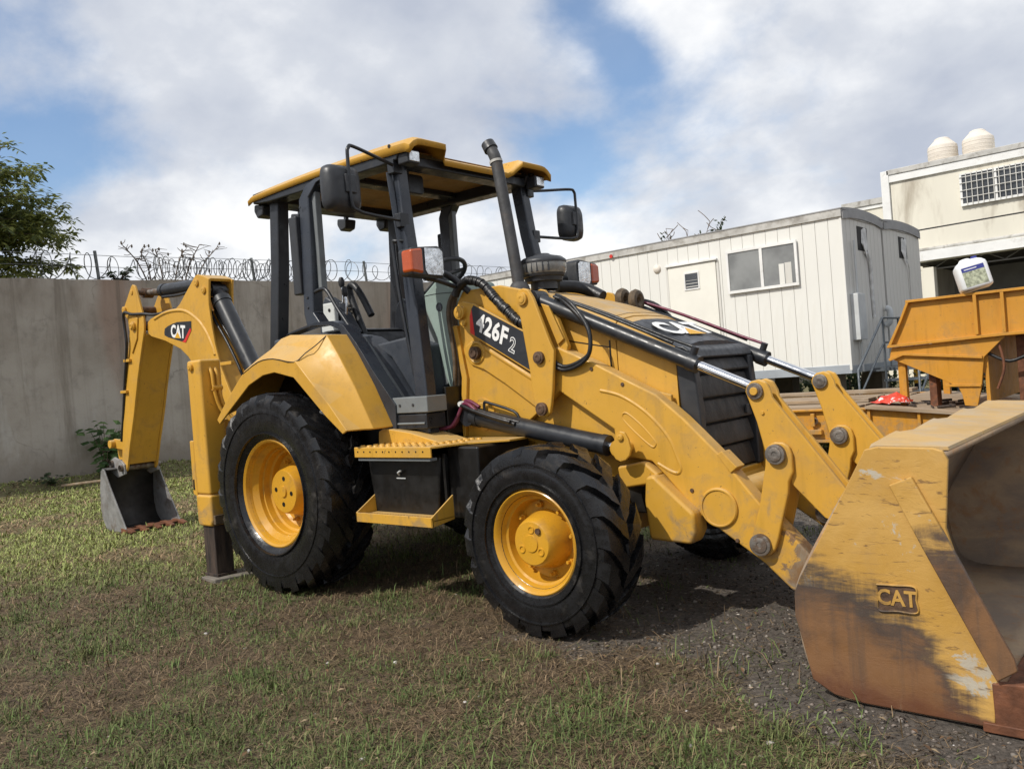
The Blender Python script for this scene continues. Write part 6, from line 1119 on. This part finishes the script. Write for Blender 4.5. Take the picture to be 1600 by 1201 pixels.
for nm, z0, z1, m_ in (('label_band', 0.20, 0.25, 'jug_blue'), ('label_picture', 0.03, 0.198, 'jug_picture')): mk(nm, [TJ @ Vector(p) for p in ((-0.115, -0.1515, z0), (0.115, -0.1515, z0), (0.115, -0.1515, z1), (-0.115, -0.1515, z1))], [(0, 1, 2, 3)], m_, jg)
mk('label_text', [TJ @ Vector(p) for p in ((-0.09, -0.1525, 0.220), (0.04, -0.1525, 0.220), (0.04, -0.1525, 0.230), (-0.09, -0.1525, 0.230))], [(0, 1, 2, 3)], 'jug_white', jg)
cp = MB(); c0 = TJ @ Vector((0.07, 0, 0.33)); c1 = TJ @ Vector((0.07, 0, 0.368)); cp.cyl(c0, c1, 0.032, n=14); cp.build('cap', 'jug_blue', jg, smooth=True)
hp = MB().tube([TJ @ Vector((-0.09, 0, 0.32)), TJ @ Vector((-0.07, 0, 0.352)), TJ @ Vector((0.0, 0, 0.356)), TJ @ Vector((0.03, 0, 0.335))], 0.012, 8, 4); hp.build('handle', 'jug_white', jg, smooth=True)
# crumpled bag on the deck
bg_ = thing('crumpled_bag', 'crumpled red and white plastic bag lying on the trailer deck', 'bag', (1.80, 6.32, 0.62)); v = []; f = []
for i in range(9):
    for j in range(7):
        u, w = i / 8 - 0.5, j / 6 - 0.5; zz = 0.615 - max(0, 0.0) + max(0, 0.11 * (1 - (2 * u) ** 2) * (1 - (2 * w) ** 2)) + random.uniform(0, 0.05)
        v.append((1.80 + u * 0.40 + random.uniform(-.02, .02), 6.32 + w * 0.32 + random.uniform(-.02, .02), zz))
for i in range(8):
    for j in range(6): a_ = i * 7 + j; f += [(a_, a_ + 1, a_ + 8), (a_, a_ + 8, a_ + 7)]
mk('bag_film', v, f, 'bag_red', bg_, solid=0.004)

# ------------------------------------------------------------------ board under the stabiliser, sticks, stones
bdv = MB(); bdv.prism_z([(-0.95, -1.16), (-0.74, -1.17), (-0.58, -0.72), (-0.88, -0.66)], -0.03, 0.014); tag(bdv.build('ground_board', 'concrete', None, bevel=0.006), 'flat grey board on the grass under the near stabilizer leg', 'board')
for k, (p0, p1, lab) in enumerate((((-9.75, 1.2, 0.10), (-9.2, 2.35, 0.09), 'long pale stick lying by the wall left of the digging bucket'), ((-9.5, 1.75, 0.08), (-9.15, 2.5, 0.16), 'short pale stick tilted up beside the digging bucket'))):
    s_ = MB().tube([p0, ((p0[0] + p1[0]) / 2 + 0.03, (p0[1] + p1[1]) / 2, (p0[2] + p1[2]) / 2 + 0.02), p1], 0.022, 6, 3); tag(s_.build('stick_on_ground', 'wood_deck', None, smooth=True), lab, 'stick', 'sticks by the wall')

def ico():
    bm = bmesh.new(); bmesh.ops.create_icosphere(bm, subdivisions=1, radius=1.0); v = np.array([p.co[:] for p in bm.verts]); f = np.array([[q.index for q in t.verts] for t in bm.faces]); bm.free(); return v, f
def in_front(n, rmin, rmax, amin, amax, power):
    """points on the ground fanned out round the place where one stands, thinning with distance"""
    u = rng.random(n); r = (rmin ** power + u * (rmax ** power - rmin ** power)) ** (1 / power); a = np.radians(amin + (amax - amin) * rng.random(n))
    base = math.atan2(CW.y, CW.x); x, y = CP.x + r * np.cos(base + a), CP.y + r * np.sin(base + a)
    ok = ~((x > 3.62) & (x < 4.46) & (np.abs(y) < 1.15)) & ~((x > -4.42) & (x < -3.9) & (y > -0.40) & (y < 0.20))      # not inside the buckets
    return x[ok], y[ok]
iv, itf = ico()
def stones(name, n, smin, smax, cols, test, rmin, rmax, label, cat):
    x, y = in_front(n, rmin, rmax, -48, 48, 0.8); k = test(x, y); x, y = x[k], y[k]; n = len(x)
    s = smin + (smax - smin) * rng.random(n) ** 3; z = ground_h(x, y) + s * 0.15
    V = iv[None] * (1 + 0.28 * rng.standard_normal((n, len(iv), 1))) * s[:, None, None] * np.stack([0.8 + 0.5 * rng.random(n), 0.8 + 0.5 * rng.random(n), 0.45 + 0.35 * rng.random(n)], -1)[:, None, :]
    V = V + np.stack([x, y, z], -1)[:, None, :]; F = itf[None] + (np.arange(n) * len(iv))[:, None, None]
    me = bpy.data.meshes.new(name); fast_mesh(me, V.reshape(-1, 3), F.reshape(-1, 3))
    c = np.array(cols)[rng.integers(0, len(cols), n)] * (0.9 + 0.9 * rng.random((n, 1))); c = np.repeat(np.concatenate([c, np.ones((n, 1))], 1), len(iv), 0)
    ca = me.color_attributes.new('col', 'FLOAT_COLOR', 'POINT'); ca.data.foreach_set('color', c.astype(np.float32).ravel()); me.materials.append(MATS['grass'])
    o = bpy.data.objects.new(name, me); C.objects.link(o); tag(o, label, cat, None, 'stuff')
stones('gravel', 90000, 0.003, 0.012, [(0.045, 0.037, 0.030), (0.06, 0.050, 0.041), (0.095, 0.080, 0.065), (0.035, 0.028, 0.022), (0.075, 0.062, 0.05), (0.035, 0.028, 0.023), (0.12, 0.10, 0.085), (0.17, 0.15, 0.13)], lambda x, y: (rng.random(len(x)) < gravel_mask(x, y) ** 1.3), 2.2, 12, 'dark loose gravel on the ground around the front bucket', 'gravel')
stones('scattered_stones', 700, 0.003, 0.013, [(0.30, 0.28, 0.25), (0.24, 0.19, 0.14), (0.38, 0.36, 0.34)], lambda x, y: np.ones(len(x), bool), 2.2, 10, 'pale pebbles scattered through the grass', 'pebbles')

# ------------------------------------------------------------------ grass
def grass(name, n, kind, label):
    x, y = in_front(n, 2.0, 19.0, -50, 50, 0.75)
    ok = (x > -10.3) & (y < 10.5); x, y = x[ok], y[ok]
    gm = gravel_mask(x, y); p1 = fbm(x * 1.1, y * 1.1, 51); p2 = fbm(x * 3.4, y * 3.4, 57); lit_far = lit_far_mask(x, y)
    green = np.clip((p1 * 0.6 + p2 * 0.4 - 0.47) * 10 + 0.18 + 0.70 * lit_far, 0, 1)
    if kind == 'straw': keep = rng.random(len(x)) < (0.85 - 0.45 * green) * (1 - 0.93 * gm)
    elif kind == 'tuft': keep = rng.random(len(x)) < np.clip((p2 * 0.6 + fbm(x * 7, y * 7, 63) * 0.4 - 0.56) * 9, 0, 1) * (1 - 0.55 * gm)
    else: keep = rng.random(len(x)) < (0.30 + 0.70 * green) * (1 - 0.90 * gm)
    x, y, green, lit_far, p2 = x[keep], y[keep], green[keep], lit_far[keep], p2[keep]; n = len(x); d = np.hypot(x - CP.x, y - CP.y)
    az = rng.random(n) * 2 * np.pi; r1 = rng.random(n); r2 = rng.random(n)
    if kind == 'straw': L = 0.04 + 0.085 * r1; el = np.radians(-2 + 30 * r2 ** 2); W = 0.0018 + 0.0012 * r2
    elif kind == 'tuft': L = 0.07 + 0.11 * r1; el = np.radians(40 + 45 * r2); W = 0.0032 + 0.002 * r1
    else: L = 0.025 + 0.045 * r1 + 0.02 * lit_far; el = np.radians(15 + 60 * r2); W = 0.0030 + 0.002 * r1
    W = W * np.clip(d / 4.5, 1, 3.2)
    z = ground_h(x, y); dx, dy, dz = np.cos(az) * np.cos(el), np.sin(az) * np.cos(el), np.sin(el); sx, sy = -np.sin(az), np.cos(az)
    base = np.stack([x, y, z + (0.004 if kind == 'straw' else -0.004)], -1); D = np.stack([dx, dy, dz], -1); S = np.stack([sx, sy, np.zeros(n)], -1); dn = np.zeros((n, 3)); dn[:, 2] = -1
    bend = (0.10 if kind == 'straw' else 0.35) * L
    mid = base + D * (L * 0.55)[:, None] + dn * (bend * 0.15)[:, None]; tip = base + D * L[:, None] + dn * bend[:, None]; tip[:, 2] = np.maximum(tip[:, 2], z + 0.002)
    if kind == 'straw': tip = tip + S * ((rng.random(n) - .5) * 0.4 * L)[:, None]
    V = np.stack([base - S * (W / 2)[:, None], base + S * (W / 2)[:, None], mid - S * (W * .42)[:, None], mid + S * (W * .42)[:, None], tip], 1)
    F = np.array([[0, 1, 3], [0, 3, 2], [2, 3, 4]])[None] + (np.arange(n) * 5)[:, None, None]
    me = bpy.data.meshes.new(name); fast_mesh(me, V.reshape(-1, 3), F.reshape(-1, 3))
    t = rng.random((n, 1)); dry = np.array([0.215, 0.152, 0.088]) * (0.22 + 1.15 * t ** 1.4) * (1 + 0.7 * lit_far[:, None]); gr = np.array([0.105, 0.145, 0.043]) * (0.5 + 0.9 * t); lf = np.array([0.255, 0.290, 0.090]) * (0.6 + 0.8 * t)  # foreground shade is put into the darker tones, brighter light into the paler
    g2 = gr * (1 - lit_far[:, None]) + lf * lit_far[:, None]
    if kind == 'straw': c = dry * (1 - 0.25 * green[:, None]) + g2 * 0.25 * green[:, None]
    else: q = (rng.random(n) < (0.35 + 0.6 * green))[:, None]; c = np.where(q, g2, dry * 0.95)
    c = np.repeat(np.concatenate([c, np.ones((n, 1))], 1), 5, 0)
    ca = me.color_attributes.new('col', 'FLOAT_COLOR', 'POINT'); ca.data.foreach_set('color', c.astype(np.float32).ravel()); me.materials.append(MATS['grass'])
    o = bpy.data.objects.new(name, me); C.objects.link(o); tag(o, label, 'grass', None, 'stuff')
grass('short_grass', 430000, 'blade', 'short green and dry grass covering the yard')
grass('dead_grass', 600000, 'straw', 'flattened brown dead grass matted over the soil')
grass('grass_tufts', 60000, 'tuft', 'taller green grass tufts dotted over the yard')

def clumps(name, n, label):
    x0, y0 = in_front(n, 2.4, 9.0, -46, 46, 0.9); ok = (x0 > -9) & (y0 < 6); x0, y0 = x0[ok], y0[ok]
    pk = fbm(x0 * 1.1, y0 * 1.1, 51) + 0.3 * rng.random(len(x0)) - 0.35 * gravel_mask(x0, y0); x0, y0 = x0[pk > 0.58], y0[pk > 0.58]; xs, ys, hs, gs = [], [], [], []
    for a_, b_ in zip(x0, y0):
        k = int(rng.integers(25, 70)); r_ = 0.03 + 0.06 * rng.random(); xs.append(a_ + r_ * rng.standard_normal(k)); ys.append(b_ + r_ * rng.standard_normal(k)); hs.append((0.05 + 0.07 * rng.random()) * (0.5 + 0.7 * rng.random(k))); gs.append(np.full(k, rng.random()))
    x, y, L, g = (np.concatenate(q) for q in (xs, ys, hs, gs)); n = len(x); az = rng.random(n) * 2 * np.pi; el = np.radians(35 + 50 * rng.random(n)); W = 0.0026 + 0.0016 * rng.random(n); z = ground_h(x, y) - 0.004
    D = np.stack([np.cos(az) * np.cos(el), np.sin(az) * np.cos(el), np.sin(el)], -1); S = np.stack([-np.sin(az), np.cos(az), 0 * az], -1); B = np.stack([x, y, z], -1); dn = np.array([0, 0, -1.0])
    M_ = B + D * (L * .55)[:, None] + dn * (L * .05)[:, None]; T_ = B + D * L[:, None] + dn * (L * .38)[:, None]
    V = np.stack([B - S * (W / 2)[:, None], B + S * (W / 2)[:, None], M_ - S * (W * .42)[:, None], M_ + S * (W * .42)[:, None], T_], 1); F = np.array([[0, 1, 3], [0, 3, 2], [2, 3, 4]])[None] + (np.arange(n) * 5)[:, None, None]
    me = bpy.data.meshes.new(name); fast_mesh(me, V.reshape(-1, 3), F.reshape(-1, 3)); t = 0.55 + 0.8 * rng.random((n, 1)); gg = g[:, None]
    c = (np.array([0.085, 0.130, 0.038]) * (1 - gg) + np.array([0.165, 0.165, 0.065]) * gg) * t; c = np.repeat(np.concatenate([c, np.ones((n, 1))], 1), 5, 0)
    ca = me.color_attributes.new('col', 'FLOAT_COLOR', 'POINT'); ca.data.foreach_set('color', c.astype(np.float32).ravel()); me.materials.append(MATS['grass']); o = bpy.data.objects.new(name, me); C.objects.link(o); tag(o, label, 'grass', None, 'stuff')
clumps('grass_clumps', 800, 'thick clumps of weedy grass among the dead turf')
def litter(name, n, label):
    x, y = in_front(n, 2.3, 9.0, -46, 46, 0.8); n = len(x); s = 0.006 + 0.014 * rng.random(n) ** 2; az = rng.random(n) * 6.283; tl = (rng.random(n) - .5) * 0.9; z = ground_h(x, y) + 0.012 + 0.012 * rng.random(n)
    U = np.stack([np.cos(az), np.sin(az), tl * 0.6], -1) * s[:, None]; W_ = np.stack([-np.sin(az), np.cos(az), tl * 0.4], -1) * (s * 0.45)[:, None]; B = np.stack([x, y, z], -1); up = np.array([0, 0, 1.0]) * (s * 0.25)[:, None]
    V = np.stack([B - U, B + W_ + up, B + U, B - W_ + up], 1); F = np.array([[0, 1, 2], [0, 2, 3]])[None] + (np.arange(n) * 4)[:, None, None]
    me = bpy.data.meshes.new(name); fast_mesh(me, V.reshape(-1, 3), F.reshape(-1, 3)); c = np.array([[0.16, 0.095, 0.05], [0.10, 0.06, 0.035], [0.24, 0.18, 0.11], [0.07, 0.045, 0.03]])[rng.integers(0, 4, n)] * (0.7 + 0.6 * rng.random((n, 1))); c = np.repeat(np.concatenate([c, np.ones((n, 1))], 1), 4, 0)
    ca = me.color_attributes.new('col', 'FLOAT_COLOR', 'POINT'); ca.data.foreach_set('color', c.astype(np.float32).ravel()); me.materials.append(MATS['grass']); o = bpy.data.objects.new(name, me); C.objects.link(o); tag(o, label, 'leaves', None, 'stuff')
litter('dead_leaves', 4500, 'small brown dead leaves scattered over the ground')
